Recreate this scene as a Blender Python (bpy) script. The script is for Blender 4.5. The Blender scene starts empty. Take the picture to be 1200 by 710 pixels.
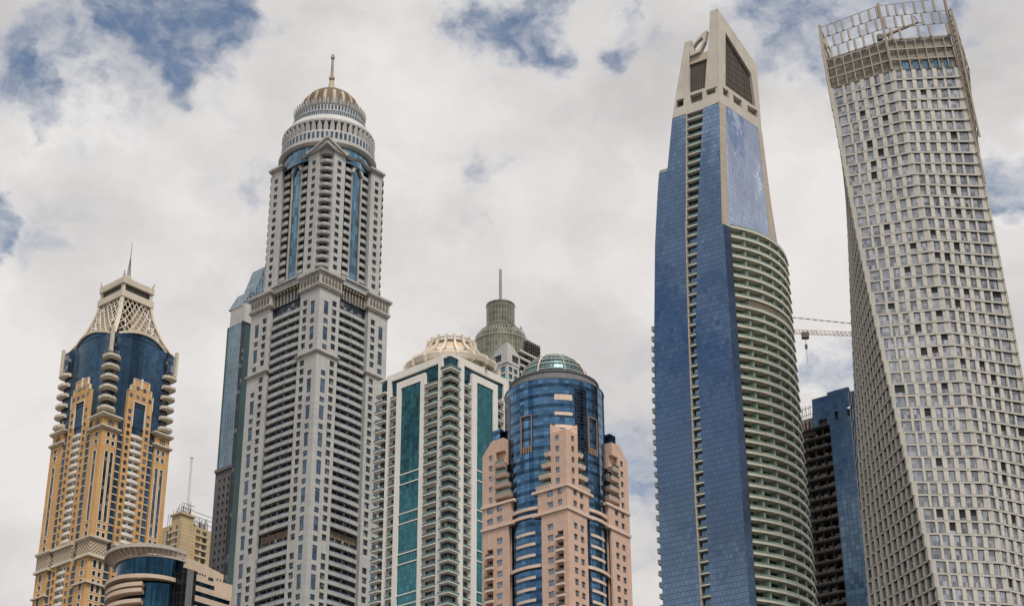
import bpy, math, random
from mathutils import Vector, Matrix, geometry
from mathutils.bvhtree import BVHTree

random.seed(7)
SC = bpy.context.scene
COL = SC.collection
R = math.radians

# ------------------------------------------------------------------ camera
FOC = 2100.0                                   # focal length in photo pixels (1200 px wide)
TH = math.atan(FOC / 4050.0)                   # pitch up
PH = math.atan(25.0 / 4050.0)                  # tiny roll
CAM = Vector((0, 0, 6.0))
FW = Vector((0, math.cos(TH), math.sin(TH)))
_up = Vector((0, -math.sin(TH), math.cos(TH)))
_rt = Vector((1, 0, 0))
RT = math.cos(PH) * _rt - math.sin(PH) * _up
UP = math.sin(PH) * _rt + math.cos(PH) * _up
cam = bpy.data.cameras.new('camera')
cam.sensor_width = 36.0
cam.lens = 36.0 * FOC / 1200.0
cam.clip_start = 1.0
cam.clip_end = 60000.0
camo = bpy.data.objects.new('camera', cam)
COL.objects.link(camo)
camo.matrix_world = Matrix(((RT.x, UP.x, -FW.x, CAM.x), (RT.y, UP.y, -FW.y, CAM.y), (RT.z, UP.z, -FW.z, CAM.z), (0, 0, 0, 1)))
SC.camera = camo

# ------------------------------------------------------------------ light, sky, exposure
SUN_EL, SUN_AZ = 62.0, 160.0                   # azimuth clockwise from +Y
sd = Vector((math.sin(R(SUN_AZ)) * math.cos(R(SUN_EL)), math.cos(R(SUN_AZ)) * math.cos(R(SUN_EL)), math.sin(R(SUN_EL))))
sun = bpy.data.lights.new('sun', 'SUN')
sun.energy = 3.5
sun.angle = R(14.0)
sun.color = (1.0, 0.95, 0.88)
suno = bpy.data.objects.new('sun', sun)
COL.objects.link(suno)
suno.rotation_euler = (-sd).to_track_quat('-Z', 'Y').to_euler()
SC.view_settings.view_transform = 'Standard'
SC.view_settings.look = 'None'
SC.view_settings.gamma = 1.0
SC.view_settings.use_curve_mapping = False
SC.view_settings.exposure = 0.0
SC.cycles.max_bounces = 8
SC.cycles.diffuse_bounces = 3
SC.cycles.glossy_bounces = 4
SC.cycles.use_denoising = True


def direction(px, py):
    return (FOC * FW + (px - 600) * RT + (355 - py) * UP).normalized()


world = bpy.data.worlds.new('World')
SC.world = world
world.use_nodes = True


class NT:
    """small helper for node trees"""
    def __init__(s, tree):
        s.t = tree
        s.n = tree.nodes
        s.l = tree.links

    def node(s, typ, **kw):
        n = s.n.new(typ)
        for k, v in kw.items():
            setattr(n, k, v)
        return n

    def put(s, sock, val):
        if hasattr(val, 'is_output') or isinstance(val, bpy.types.NodeSocket):
            s.l.new(val, sock)
        else:
            sock.default_value = val

    def math(s, op, a, b=0.0, c=None, clamp=False):
        n = s.node('ShaderNodeMath', operation=op, use_clamp=clamp)
        s.put(n.inputs[0], a)
        s.put(n.inputs[1], b)
        if c is not None:
            s.put(n.inputs[2], c)
        return n.outputs[0]

    def vmath(s, op, a, b=(0, 0, 0)):
        n = s.node('ShaderNodeVectorMath', operation=op)
        s.put(n.inputs[0], a)
        s.put(n.inputs[1], b)
        return n.outputs['Value'] if op in ('DOT_PRODUCT', 'LENGTH') else n.outputs[0]

    def maprange(s, v, a, b, c=0.0, d=1.0, smooth=False):
        n = s.node('ShaderNodeMapRange')
        n.interpolation_type = 'SMOOTHSTEP' if smooth else 'LINEAR'
        n.clamp = True
        s.put(n.inputs[0], v)
        for i, x in enumerate((a, b, c, d)):
            s.put(n.inputs[1 + i], x)
        return n.outputs[0]

    def mix(s, f, a, b, mode='MIX'):
        n = s.node('ShaderNodeMix', data_type='RGBA', blend_type=mode)
        s.put(n.inputs[0], f)
        s.put(n.inputs[6], a)
        s.put(n.inputs[7], b)
        return n.outputs[2]

    def noise(s, vec, scale, detail=4.0, rough=0.5, dist=0.0):
        n = s.node('ShaderNodeTexNoise')
        n.noise_dimensions = '3D'
        s.put(n.inputs['Vector'], vec)
        n.inputs['Scale'].default_value = scale
        n.inputs['Detail'].default_value = detail
        n.inputs['Roughness'].default_value = rough
        n.inputs['Distortion'].default_value = dist
        return n.outputs['Fac']


def rgb(r, g, b):
    return (r, g, b, 1.0)


SKY_STRENGTH = 0.1
w = NT(world.node_tree)
w.n.clear()
wout = w.node('ShaderNodeOutputWorld')
bg = w.node('ShaderNodeBackground')
bg.inputs['Strength'].default_value = SKY_STRENGTH
w.l.new(bg.outputs[0], wout.inputs[0])
sky = w.node('ShaderNodeTexSky')
sky.sky_type = 'NISHITA'
sky.sun_disc = False
sky.sun_elevation = R(SUN_EL)
sky.sun_rotation = R(SUN_AZ)
sky.altitude = 0.0
sky.air_density = 1.2
sky.dust_density = 1.0
sky.ozone_density = 1.6
tc = w.node('ShaderNodeTexCoord')
D = tc.outputs['Generated']
stretch = w.vmath('MULTIPLY', D, (1.0, 1.0, 1.3))
wob = w.node('ShaderNodeTexNoise')
w.put(wob.inputs['Vector'], stretch)
wob.inputs['Scale'].default_value = 13.0
wob.inputs['Detail'].default_value = 5.0
wob.inputs['Roughness'].default_value = 0.6
wv = w.vmath('SUBTRACT', wob.outputs['Color'], (0.5, 0.5, 0.5))
Dn = w.vmath('NORMALIZE', w.vmath('ADD', D, w.vmath('MULTIPLY', wv, (0.13, 0.13, 0.13))))
# openings in the cloud deck: (photo column, row, radius in degrees, strength)
GAPS = [(150, 10, 1.3, 0.95), (190, 28, 1.5, 1.0), (235, 45, 1.5, 1.0), (262, 62, 1.2, 0.9), (228, 78, 0.9, 0.85), (95, 82, 1.4, 0.8), (45, 92, 1.8, 0.9),
        (8, 100, 1.4, 0.85), (95, 140, 1.1, 0.45), (150, 150, 0.7, 0.6), (150, 60, 1.6, 0.65), (60, 118, 1.6, 0.5), (280, 100, 1.0, 0.35), (290, 50, 1.2, 0.5), (8, 270, 0.8, 0.95), (30, 262, 0.6, 0.6),
        (56, 306, 0.6, 0.35), (300, 203, 0.6, 0.45), (580, 16, 1.2, 1.0), (608, 8, 1.1, 1.0), (620, 48, 0.8, 0.8), (560, 12, .8, .6), (712, 62, 0.7, 0.85), (735, 60, 0.6, 0.6), (728, 14, 0.7, 0.6), (795, 55, 0.7, 0.35),
        (945, 8, 2.3, 1.0), (905, 22, 1.6, 0.75), (975, 30, 2.0, 1.0), (1045, 20, 2.0, 1.0), (985, 12, 1.4, 0.95), (1015, 50, 1.0, 0.7), (1055, 15, 1.2, 0.9), (925, 70, 1.0, 0.5), (1085, 25, .9, .6), (875, 12, .9, .4),
        (1192, 222, 0.9, 0.9), (1172, 248, 0.7, 0.8), (1198, 180, .7, .3), (945, 396, 0.8, 0.75), (975, 405, 0.9, 0.8), (990, 430, 0.9, 0.6), (575, 228, 0.6, 0.4), (557, 262, 0.5, 0.3),
        (750, 540, 1.6, 0.65), (735, 515, 1.0, 0.5), (765, 575, 1.2, 0.6), (755, 625, 1.0, 0.35), (650, 130, 0.6, 0.25)]
gap = None
for gx, gy, gr, gs in GAPS:
    g = direction(gx, gy)
    dt = w.vmath('DOT_PRODUCT', Dn, tuple(g))
    m = w.maprange(dt, math.cos(R(gr * 1.6)), math.cos(R(gr * 0.05)), 0.0, gs, False)
    gap = m if gap is None else w.math('MAXIMUM', gap, m)
warp = w.vmath('ADD', stretch, w.vmath('MULTIPLY', wv, (0.07, 0.07, 0.07)))
# unseen openings added beside and behind the camera to shape the glass fronts' reflections
for gv, gr, gs in (((-0.76, -0.475, 0.455), 4.2, 0.78), ((-0.70, -0.52, 0.50), 2.6, 0.7), ((-0.80, -0.46, 0.395), 2.4, 0.75), ((0.85, 0.23, 0.46), 3.2, 0.85), ((0.82, 0.20, 0.56), 2.6, 0.8)):
    dt = w.vmath('DOT_PRODUCT', Dn, tuple(Vector(gv).normalized()))
    gap = w.math('MAXIMUM', gap, w.maprange(dt, math.cos(R(gr * 1.6)), math.cos(R(gr * 0.05)), 0.0, gs, False))
n_big = w.noise(stretch, 3.2, 7.0, 0.55, 0.3)
n_mid = w.noise(warp, 21.0, 10.0, 0.6, 0.0)
n_fine = w.noise(warp, 60.0, 8.0, 0.6, 0.0)
# out of view the deck gets added noise openings, so the glass reflections vary
fwd = w.vmath('DOT_PRODUCT', D, tuple(FW))
away = w.maprange(fwd, 0.93, 0.82, 0.0, 1.0, True)
own = w.math('MULTIPLY', w.maprange(w.math('ADD', w.math('MULTIPLY', n_big, 0.7), w.math('MULTIPLY', n_mid, 0.3)), 0.47, 0.62, 0.0, 0.7, True), away)
allgap = w.math('MAXIMUM', gap, own)
# cloud thickness: billows with ragged, wispy borders
thick = w.math('ADD', w.math('MULTIPLY', n_mid, 0.72), w.math('MULTIPLY', n_fine, 0.28))
lim = w.maprange(allgap, 0.0, 1.0, 0.27, 0.83)
clear = w.maprange(w.math('SUBTRACT', lim, thick), -0.09, 0.36, 0.0, 1.0, True)
thin = w.maprange(w.math('SUBTRACT', lim, thick), -0.20, 0.02, 0.0, 1.0, True)
n_sh = w.noise(w.vmath('ADD', warp, (3.1, 1.7, 0.4)), 8.0, 9.0, 0.55, 0.0)
n_sh2 = w.noise(w.vmath('ADD', stretch, (9.1, 4.7, 2.4)), 2.8, 3.0, 0.5, 0.0)
shade = w.math('ADD', w.math('MULTIPLY', n_sh, 0.62), w.math('MULTIPLY', n_sh2, 0.38))
ccol = w.mix(w.maprange(shade, 0.36, 0.61, 0.0, 1.0, False), w.mix(away, rgb(5.35, 5.2, 5.2), rgb(2.6, 2.7, 3.0)), w.mix(away, rgb(8.25, 7.97, 7.8), rgb(10.5, 10.2, 10.0)))  # unseen clouds given stronger light-dark contrast for the glass to reflect
# thin rims: sunlit on one side, blue-grey where the sky shows through
ccol = w.mix(w.math('MULTIPLY', thin, 0.75), ccol, w.mix(w.maprange(n_sh, 0.42, 0.58), rgb(5.2, 5.35, 5.8), rgb(8.4, 8.2, 8.0)))
skyc = w.mix(1.0, sky.outputs[0], rgb(1.0, 1.0, 1.0), 'MULTIPLY')
veil = w.math('MULTIPLY', clear, w.maprange(w.math('ADD', w.math('MULTIPLY', n_sh, 0.6), w.math('MULTIPLY', n_fine, 0.4)), 0.40, 0.60, 0.97, 0.52, True))
fin = w.mix(veil, ccol, skyc)
w.l.new(fin, bg.inputs['Color'])

# ------------------------------------------------------------------ materials


def new_mat(name):
    m = bpy.data.materials.new(name)
    m.use_nodes = True
    t = NT(m.node_tree)
    bsdf = [n for n in t.n if n.type == 'BSDF_PRINCIPLED'][0]
    return m, t, bsdf


def stone(name, col, rough=0.85, joint=None, jd=0.78, var=0.16, streak=0.14, spec=0.25):
    """concrete, stone or paint: mottled, weather streaks, optional panel joints on the metre UVs"""
    m, t, b = new_mat(name)
    geo = t.node('ShaderNodeNewGeometry')
    pos = geo.outputs['Position']
    n1 = t.noise(pos, 0.12, 5.0, 0.6)
    n2 = t.noise(pos, 0.9, 4.0, 0.65)
    f = t.math('ADD', t.math('MULTIPLY', n1, 0.6), t.math('MULTIPLY', n2, 0.4))
    k = t.maprange(f, 0.3, 0.7, 1.0 - var, 1.0 + var)
    sv = t.vmath('MULTIPLY', pos, (0.9, 0.9, 0.035))
    n3 = t.noise(sv, 1.0, 5.0, 0.7)
    k = t.math('MULTIPLY', k, t.maprange(n3, 0.5, 0.72, 1.0, 1.0 - streak))
    if joint:
        uv = t.node('ShaderNodeTexCoord').outputs['UV']
        sp = t.node('ShaderNodeSeparateXYZ')
        t.l.new(uv, sp.inputs[0])
        cu = t.math('DIVIDE', sp.outputs[0], joint[0])
        cv = t.math('DIVIDE', sp.outputs[1], joint[1])
        fu = t.math('FRACT', cu)
        fv = t.math('FRACT', cv)
        e = joint[2] if len(joint) > 2 else 0.06
        lu = t.math('LESS_THAN', fu, e / joint[0])
        lv = t.math('LESS_THAN', fv, e / joint[1])
        ln = t.math('MAXIMUM', lu, lv)
        k = t.math('MULTIPLY', k, t.maprange(ln, 0.0, 1.0, 1.0, jd))
        wn = t.node('ShaderNodeTexWhiteNoise', noise_dimensions='2D')
        cb = t.node('ShaderNodeCombineXYZ')
        t.l.new(t.math('FLOOR', cu), cb.inputs[0])
        t.l.new(t.math('FLOOR', cv), cb.inputs[1])
        t.l.new(cb.outputs[0], wn.inputs['Vector'])
        k = t.math('MULTIPLY', k, t.maprange(wn.outputs['Value'], 0.0, 1.0, 0.94, 1.05))
    mul = t.node('ShaderNodeMix', data_type='RGBA', blend_type='MULTIPLY')
    mul.inputs[0].default_value = 1.0
    mul.inputs[6].default_value = rgb(*col)
    cc = t.node('ShaderNodeCombineColor')
    for i in range(3):
        t.l.new(k, cc.inputs[i])
    t.l.new(cc.outputs[0], mul.inputs[7])
    t.l.new(mul.outputs[2], b.inputs['Base Color'])
    b.inputs['Roughness'].default_value = rough
    b.inputs['Specular IOR Level'].default_value = spec
    return m


def curtain(name, tint, pw, ph, line=0.07, linecol=(0.02, 0.03, 0.04), metal=1.0, rough=0.05, tilt=0.012, var=0.22, wave=0.02, tint2=None, offset=0.0, lineu=None, band=None, stretch=None):
    """reflective curtain wall: panes on the metre UVs, each with its own tint and a slightly different tilt"""
    m, t, b = new_mat(name)
    uv = t.node('ShaderNodeTexCoord').outputs['UV']
    sp = t.node('ShaderNodeSeparateXYZ')
    t.l.new(uv, sp.inputs[0])
    cv = t.math('DIVIDE', sp.outputs[1], ph)
    rowi = t.math('FLOOR', cv)
    cu = t.math('ADD', t.math('DIVIDE', sp.outputs[0], pw), t.math('MULTIPLY', t.math('MODULO', rowi, 2.0), offset))
    lu = t.math('LESS_THAN', t.math('FRACT', cu), (line if lineu is None else lineu) / pw)
    lv = t.math('LESS_THAN', t.math('FRACT', cv), line / ph)
    ln = t.math('MAXIMUM', lu, lv)
    wn = t.node('ShaderNodeTexWhiteNoise', noise_dimensions='2D')
    cb = t.node('ShaderNodeCombineXYZ')
    t.l.new(t.math('FLOOR', cu), cb.inputs[0])
    t.l.new(rowi, cb.inputs[1])
    t.l.new(cb.outputs[0], wn.inputs['Vector'])
    geo = t.node('ShaderNodeNewGeometry')
    pos = geo.outputs['Position']
    nb = t.noise(pos, 0.035, 3.0, 0.55)
    if tint2 is None:
        tint2 = tuple(c * 0.6 for c in tint)
    base = t.mix(t.maprange(nb, 0.38, 0.62), rgb(*tint2), rgb(*tint))  # soft second-tint patches imitate cloud reflections in the glass colour
    kv = t.maprange(wn.outputs['Value'], 0.0, 1.0, 1.0 - var, 1.0 + var)
    cc = t.node('ShaderNodeCombineColor')
    for i in range(3):
        t.l.new(kv, cc.inputs[i])
    base = t.mix(1.0, base, cc.outputs[0], 'MULTIPLY')
    if band:
        fb = t.math('FRACT', t.math('DIVIDE', sp.outputs[1], band[0]))
        base = t.mix(t.math('LESS_THAN', fb, band[1]), base, t.mix(1.0, base, rgb(band[2], band[2], band[2]), 'MULTIPLY'))
    base = t.mix(ln, base, rgb(*linecol))
    t.l.new(base, b.inputs['Base Color'])
    t.put(b.inputs['Metallic'], t.math('MULTIPLY', t.math('SUBTRACT', 1.0, ln), metal))
    t.put(b.inputs['Roughness'], t.maprange(ln, 0.0, 1.0, rough, 0.6))
    # panes never hang perfectly true
    v1 = t.vmath('MULTIPLY', t.vmath('SUBTRACT', wn.outputs['Color'], (0.5, 0.5, 0.5)), (tilt * 2, tilt * 2, tilt * 2))
    nz = t.node('ShaderNodeTexNoise')
    t.put(nz.inputs['Vector'], t.vmath('MULTIPLY', pos, stretch) if stretch else pos)
    nz.inputs['Scale'].default_value = 1.0 if stretch else 0.09
    nz.inputs['Detail'].default_value = 3.0
    v2 = t.vmath('MULTIPLY', t.vmath('SUBTRACT', nz.outputs['Color'], (0.5, 0.5, 0.5)), (wave * 2, wave * 2, wave * 2))
    nn = t.vmath('NORMALIZE', t.vmath('ADD', geo.outputs['Normal'], t.vmath('ADD', v1, v2)))
    t.l.new(nn, b.inputs['Normal'])
    return m


def pane(name, tint, metal=0.75, rough=0.07, var=0.45, cell=(2.0, 1.7), tilt=0.03, mull=None, mullcol=(0.5, 0.5, 0.48), blinds=0.0, blindcol=(0.36, 0.34, 0.30)):
    """window glass: darker, each pane different"""
    m, t, b = new_mat(name)
    uv = t.node('ShaderNodeTexCoord').outputs['UV']
    sp = t.node('ShaderNodeSeparateXYZ')
    t.l.new(uv, sp.inputs[0])
    cb = t.node('ShaderNodeCombineXYZ')
    t.l.new(t.math('FLOOR', t.math('DIVIDE', sp.outputs[0], cell[0])), cb.inputs[0])
    t.l.new(t.math('FLOOR', t.math('DIVIDE', sp.outputs[1], cell[1])), cb.inputs[1])
    wn = t.node('ShaderNodeTexWhiteNoise', noise_dimensions='3D')
    oi = t.node('ShaderNodeObjectInfo')
    t.l.new(t.math('MULTIPLY', oi.outputs['Random'], 37.0), cb.inputs[2])
    t.l.new(cb.outputs[0], wn.inputs['Vector'])
    kv = t.maprange(wn.outputs['Value'], 0.0, 1.0, 1.0 - var, 1.0 + var)
    cc = t.node('ShaderNodeCombineColor')
    for i in range(3):
        t.l.new(kv, cc.inputs[i])
    base = t.mix(1.0, rgb(*tint), cc.outputs[0], 'MULTIPLY')
    if blinds:
        sc_ = t.node('ShaderNodeSeparateColor')
        t.l.new(wn.outputs['Color'], sc_.inputs[0])
        drawn = t.math('LESS_THAN', sc_.outputs[1], blinds)
        base = t.mix(drawn, base, rgb(*blindcol))
        metal = t.math('MULTIPLY', t.math('SUBTRACT', 1.0, t.math('MULTIPLY', drawn, 0.8)), metal)
    if mull:
        lu = t.math('LESS_THAN', t.math('FRACT', t.math('DIVIDE', sp.outputs[0], mull[0])), mull[2] / mull[0])
        lv = t.math('LESS_THAN', t.math('FRACT', t.math('DIVIDE', sp.outputs[1], mull[1])), mull[2] / mull[1])
        ln = t.math('MAXIMUM', lu, lv)
        base = t.mix(ln, base, rgb(*mullcol))
        t.put(b.inputs['Metallic'], t.math('MULTIPLY', t.math('SUBTRACT', 1.0, ln), metal))
    else:
        t.put(b.inputs['Metallic'], metal)
    t.l.new(base, b.inputs['Base Color'])
    b.inputs['Roughness'].default_value = rough
    geo = t.node('ShaderNodeNewGeometry')
    v1 = t.vmath('MULTIPLY', t.vmath('SUBTRACT', wn.outputs['Color'], (0.5, 0.5, 0.5)), (tilt * 2, tilt * 2, tilt * 2))
    nn = t.vmath('NORMALIZE', t.vmath('ADD', geo.outputs['Normal'], v1))
    t.l.new(nn, b.inputs['Normal'])
    return m


def metal(name, col, rough=0.5, met=0.0):
    m, t, b = new_mat(name)
    geo = t.node('ShaderNodeNewGeometry')
    n1 = t.noise(geo.outputs['Position'], 0.6, 4.0, 0.6)
    c = t.mix(t.maprange(n1, 0.3, 0.7), rgb(*[x * 0.8 for x in col]), rgb(*[min(1, x * 1.15) for x in col]))
    t.l.new(c, b.inputs['Base Color'])
    b.inputs['Roughness'].default_value = rough
    b.inputs['Metallic'].default_value = met
    return m


def louver(name, col, dark, pitch=0.6, axis=0, frac=0.5):
    """slatted screen: slats alternate with the dark gaps between them"""
    m, t, b = new_mat(name)
    uv = t.node('ShaderNodeTexCoord').outputs['UV']
    sp = t.node('ShaderNodeSeparateXYZ')
    t.l.new(uv, sp.inputs[0])
    fr = t.math('FRACT', t.math('DIVIDE', sp.outputs[axis], pitch))
    ln = t.math('LESS_THAN', fr, frac)
    geo = t.node('ShaderNodeNewGeometry')
    n1 = t.noise(geo.outputs['Position'], 0.5, 4.0, 0.7)
    c = t.mix(ln, rgb(*dark), rgb(*col))
    c = t.mix(t.maprange(n1, 0.35, 0.7, 0.0, 0.5), c, rgb(*dark))
    t.l.new(c, b.inputs['Base Color'])
    b.inputs['Roughness'].default_value = 0.7
    return m


# ------------------------------------------------------------------ mesh building


class Fr:
    """a facade frame in a thing's own metres: o = plan origin, t = along, n = outward"""
    def __init__(s, o, t, n):
        s.o, s.t, s.n = o, t, n

    def p(s, u, z, d=0.0):
        return (s.o[0] + s.t[0] * u + s.n[0] * d, s.o[1] + s.t[1] * u + s.n[1] * d, z)


def frame_between(a, b):
    """frame from plan point a to b, outward on the right-hand side of the walk"""
    dx, dy = b[0] - a[0], b[1] - a[1]
    l = math.hypot(dx, dy)
    return Fr(a, (dx / l, dy / l), (dy / l, -dx / l)), l


class MB:
    def __init__(s):
        s.v, s.f, s.uv, s.smooth = [], [], [], []

    def face(s, pts, uv=None, smooth=False):
        i = len(s.v)
        s.v.extend(pts)
        s.f.append(tuple(range(i, i + len(pts))))
        s.uv.append(uv)
        s.smooth.append(smooth)

    def hexa(s, a, b):
        """solid between bottom ring a and top ring b (same count)"""
        n = len(a)
        s.face(list(a)[::-1])
        s.face(list(b))
        for i in range(n):
            j = (i + 1) % n
            s.face([a[i], a[j], b[j], b[i]])
        return s

    def box(s, x0, x1, y0, y1, z0, z1):
        a = [(x0, y0, z0), (x1, y0, z0), (x1, y1, z0), (x0, y1, z0)]
        return s.hexa(a, [(p[0], p[1], z1) for p in a])

    def fbox(s, F, u0, u1, z0, z1, d0, d1):
        a = [F.p(u0, z0, d1), F.p(u1, z0, d1), F.p(u1, z0, d0), F.p(u0, z0, d0)]
        b = [F.p(u0, z1, d1), F.p(u1, z1, d1), F.p(u1, z1, d0), F.p(u0, z1, d0)]
        return s.hexa(a, b)

    def prism(s, pts, z0, z1, top=None):
        return s.hexa([(p[0], p[1], z0) for p in pts], [(p[0], p[1], z1) for p in (top or pts)])

    def quad(s, F, u0, u1, z0, z1, d):
        s.face([F.p(u0, z0, d), F.p(u1, z0, d), F.p(u1, z1, d), F.p(u0, z1, d)])
        return s

    def plate(s, F, outer, holes, d0, d1, dn=None):
        """flat wall of any outline with openings, d0 (back) to d1 (front); dn(z) adds a lean"""
        dn = dn or (lambda z: 0.0)
        loops = [outer] + list(holes)
        flat = [q for l in loops for q in l]
        tris = geometry.tessellate_polygon([[Vector((q[0], q[1], 0)) for q in l] for l in loops])
        for d in (d0, d1):
            for tr in tris:
                s.face([F.p(flat[i][0], flat[i][1], d + dn(flat[i][1])) for i in tr])
        for l in loops:
            for i in range(len(l)):
                a, b = l[i], l[(i + 1) % len(l)]
                s.face([F.p(a[0], a[1], d0 + dn(a[1])), F.p(b[0], b[1], d0 + dn(b[1])), F.p(b[0], b[1], d1 + dn(b[1])), F.p(a[0], a[1], d1 + dn(a[1]))])
        return s

    def wall(s, F, us, zs, holes, depth, d=0.0, edge=0.7):
        """wall sheet cut by recessed openings; holes = set of (i, j) cells"""
        for i in range(len(us) - 1):
            for j in range(len(zs) - 1):
                u0, u1, z0, z1 = us[i], us[i + 1], zs[j], zs[j + 1]
                if (i, j) in holes:
                    e = d - depth
                    s.face([F.p(u0, z0, d), F.p(u1, z0, d), F.p(u1, z0, e), F.p(u0, z0, e)])
                    s.face([F.p(u0, z1, d), F.p(u1, z1, d), F.p(u1, z1, e), F.p(u0, z1, e)])
                    s.face([F.p(u0, z0, d), F.p(u0, z1, d), F.p(u0, z1, e), F.p(u0, z0, e)])
                    s.face([F.p(u1, z0, d), F.p(u1, z1, d), F.p(u1, z1, e), F.p(u1, z0, e)])
                else:
                    s.quad(F, u0, u1, z0, z1, d)
        if edge:
            a, b, z0, z1, e = us[0] + .006, us[-1] - .006, zs[0] + .004, zs[-1] - .004, d - edge
            s.face([F.p(a, z0, d), F.p(a, z1, d), F.p(a, z1, e), F.p(a, z0, e)])
            s.face([F.p(b, z0, d), F.p(b, z1, d), F.p(b, z1, e), F.p(b, z0, e)])
            s.face([F.p(a, z0, d), F.p(b, z0, d), F.p(b, z0, e), F.p(a, z0, e)])
            s.face([F.p(a, z1, d), F.p(b, z1, d), F.p(b, z1, e), F.p(a, z1, e)])
        return s

    def lathe(s, c, prof, n=48, a0=0.0, a1=360.0, smooth=True):
        full = abs(a1 - a0) >= 359.9
        for k in range(len(prof) - 1):
            (r0, z0), (r1, z1) = prof[k], prof[k + 1]
            if r0 < 1e-6 and r1 < 1e-6:
                continue
            for i in range(n):
                A, B_ = R(a0 + (a1 - a0) * i / n), R(a0 + (a1 - a0) * (i + 1) / n)
                p = lambda r, a, z: (c[0] + r * math.cos(a), c[1] + r * math.sin(a), z)
                rr = max(r0, r1)
                h0 = z0 + (0 if abs(z1 - z0) > 0.02 else 0)
                uv = [(rr * A, z0), (rr * B_, z0), (rr * B_, z1), (rr * A, z1)]
                if r1 < 1e-6:
                    s.face([p(r0, A, z0), p(r0, B_, z0), p(0, 0, z1)], uv[:3], smooth)
                elif r0 < 1e-6:
                    s.face([p(0, 0, z0), p(r1, B_, z1), p(r1, A, z1)], [uv[0], uv[2], uv[3]], smooth)
                else:
                    s.face([p(r0, A, z0), p(r0, B_, z0), p(r1, B_, z1), p(r1, A, z1)], uv, smooth)
        return s

    def tube(s, a, b, r, n=6, r2=None):
        a, b = Vector(a), Vector(b)
        d = b - a
        if d.length < 1e-6:
            return s
        d.normalize()
        h = Vector((0, 0, 1)) if abs(d.z) < 0.95 else Vector((1, 0, 0))
        x = d.cross(h).normalized()
        y = d.cross(x)
        r2 = r if r2 is None else r2
        ra = [tuple(a + (x * math.cos(6.28318 * (i + .5) / n) + y * math.sin(6.28318 * (i + .5) / n)) * r) for i in range(n)]
        rb = [tuple(b + (x * math.cos(6.28318 * (i + .5) / n) + y * math.sin(6.28318 * (i + .5) / n)) * r2) for i in range(n)]
        return s.hexa(ra, rb)

    def ring_beam(s, pts, w0, w1, z0, z1, closed=False):
        """beam that follows plan points, w0..w1 measured outward from the line on its right"""
        n = len(pts)
        prof = []
        for i in range(n):
            a = pts[i - 1] if (i > 0 or closed) else pts[i]
            b = pts[(i + 1) % n] if (i < n - 1 or closed) else pts[i]
            dx, dy = b[0] - a[0], b[1] - a[1]
            l = math.hypot(dx, dy) or 1.0
            prof.append((pts[i], (dy / l, -dx / l)))
        m = n if closed else n - 1
        q = lambda pr, w_, z: (pr[0][0] + pr[1][0] * w_, pr[0][1] + pr[1][1] * w_, z)
        for i in range(m):
            A, B_ = prof[i], prof[(i + 1) % n]
            s.hexa([q(A, w1, z0), q(B_, w1, z0), q(B_, w0, z0), q(A, w0, z0)], [q(A, w1, z1), q(B_, w1, z1), q(B_, w0, z1), q(A, w0, z1)])
        return s

    def add(s, o):
        i = len(s.v)
        s.v.extend(o.v)
        s.f.extend(tuple(k + i for k in f) for f in o.f)
        s.uv.extend(o.uv)
        s.smooth.extend(o.smooth)
        return s

    def mesh(s, name, mat):
        me = bpy.data.meshes.new(name)
        me.from_pydata(s.v, [], s.f)
        uvl = me.uv_layers.new(name='UVMap')
        data = [0.0] * (2 * len(me.loops))
        for p, uv in zip(me.polygons, s.uv):
            if uv is None:
                nx, ny, nz = p.normal
                h = math.hypot(nx, ny)
                for li in p.loop_indices:
                    co = s.v[me.loops[li].vertex_index]
                    if h > 0.3:
                        # always walk the same way round, so neighbours share their grid
                        if nx * 0.76 + ny * 0.65 > 0 and False:
                            pass
                        data[2 * li] = (-ny * co[0] + nx * co[1]) / h
                        data[2 * li + 1] = co[2]
                    else:
                        data[2 * li], data[2 * li + 1] = co[0], co[1]
            else:
                for k, li in enumerate(p.loop_indices):
                    data[2 * li], data[2 * li + 1] = uv[k]
        uvl.data.foreach_set('uv', data)
        me.polygons.foreach_set('use_smooth', [bool(x) for x in s.smooth])
        me.materials.append(mat)
        me.update()
        return me


THINGS = []


class Thing:
    def __init__(s, name, label, cat, loc=(0, 0, 0), rot=0.0, group=None):
        s.o = bpy.data.objects.new(name, None)
        s.o.empty_display_size = 5.0
        COL.objects.link(s.o)
        s.o.location = loc
        s.o.rotation_euler = (0, 0, R(rot))
        s.o['label'] = label
        s.o['category'] = cat
        if group:
            s.o['group'] = group
        s.mw = Matrix.Translation(Vector(loc)) @ Matrix.Rotation(R(rot), 4, 'Z')
        s.fixed, s.rep = [], {}
        THINGS.append(s)

    def link(s, name, mb, mat, parent=None, label=None, kind=None):
        o = bpy.data.objects.new(name, mb.mesh(name, mat))
        COL.objects.link(o)
        o.parent = parent or s.o
        if label:
            o['label'] = label
        if kind:
            o['kind'] = kind
        return o

    def part(s, name, mb, mat, subs=(), label=None):
        """one part straight away; subs = (name, mb, mat)"""
        o = s.link(name, mb, mat, None, label)
        s.fixed.append(mb)
        for sn, sm, smat in subs:
            s.link(sn, sm, smat, o)
            s.fixed.append(sm)
        return o

    def many(s, name, plural, mb, mat, subs=()):
        """a repeated part: the hundred that show largest become parts, the rest one mass"""
        s.rep.setdefault(name, (plural, []))[1].append((mb, mat, subs))


def project(p):
    d = p - CAM
    z = d.dot(FW)
    if z <= 1:
        return None
    return 600 + FOC * d.dot(RT) / z, 355 - FOC * d.dot(UP) / z


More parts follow.
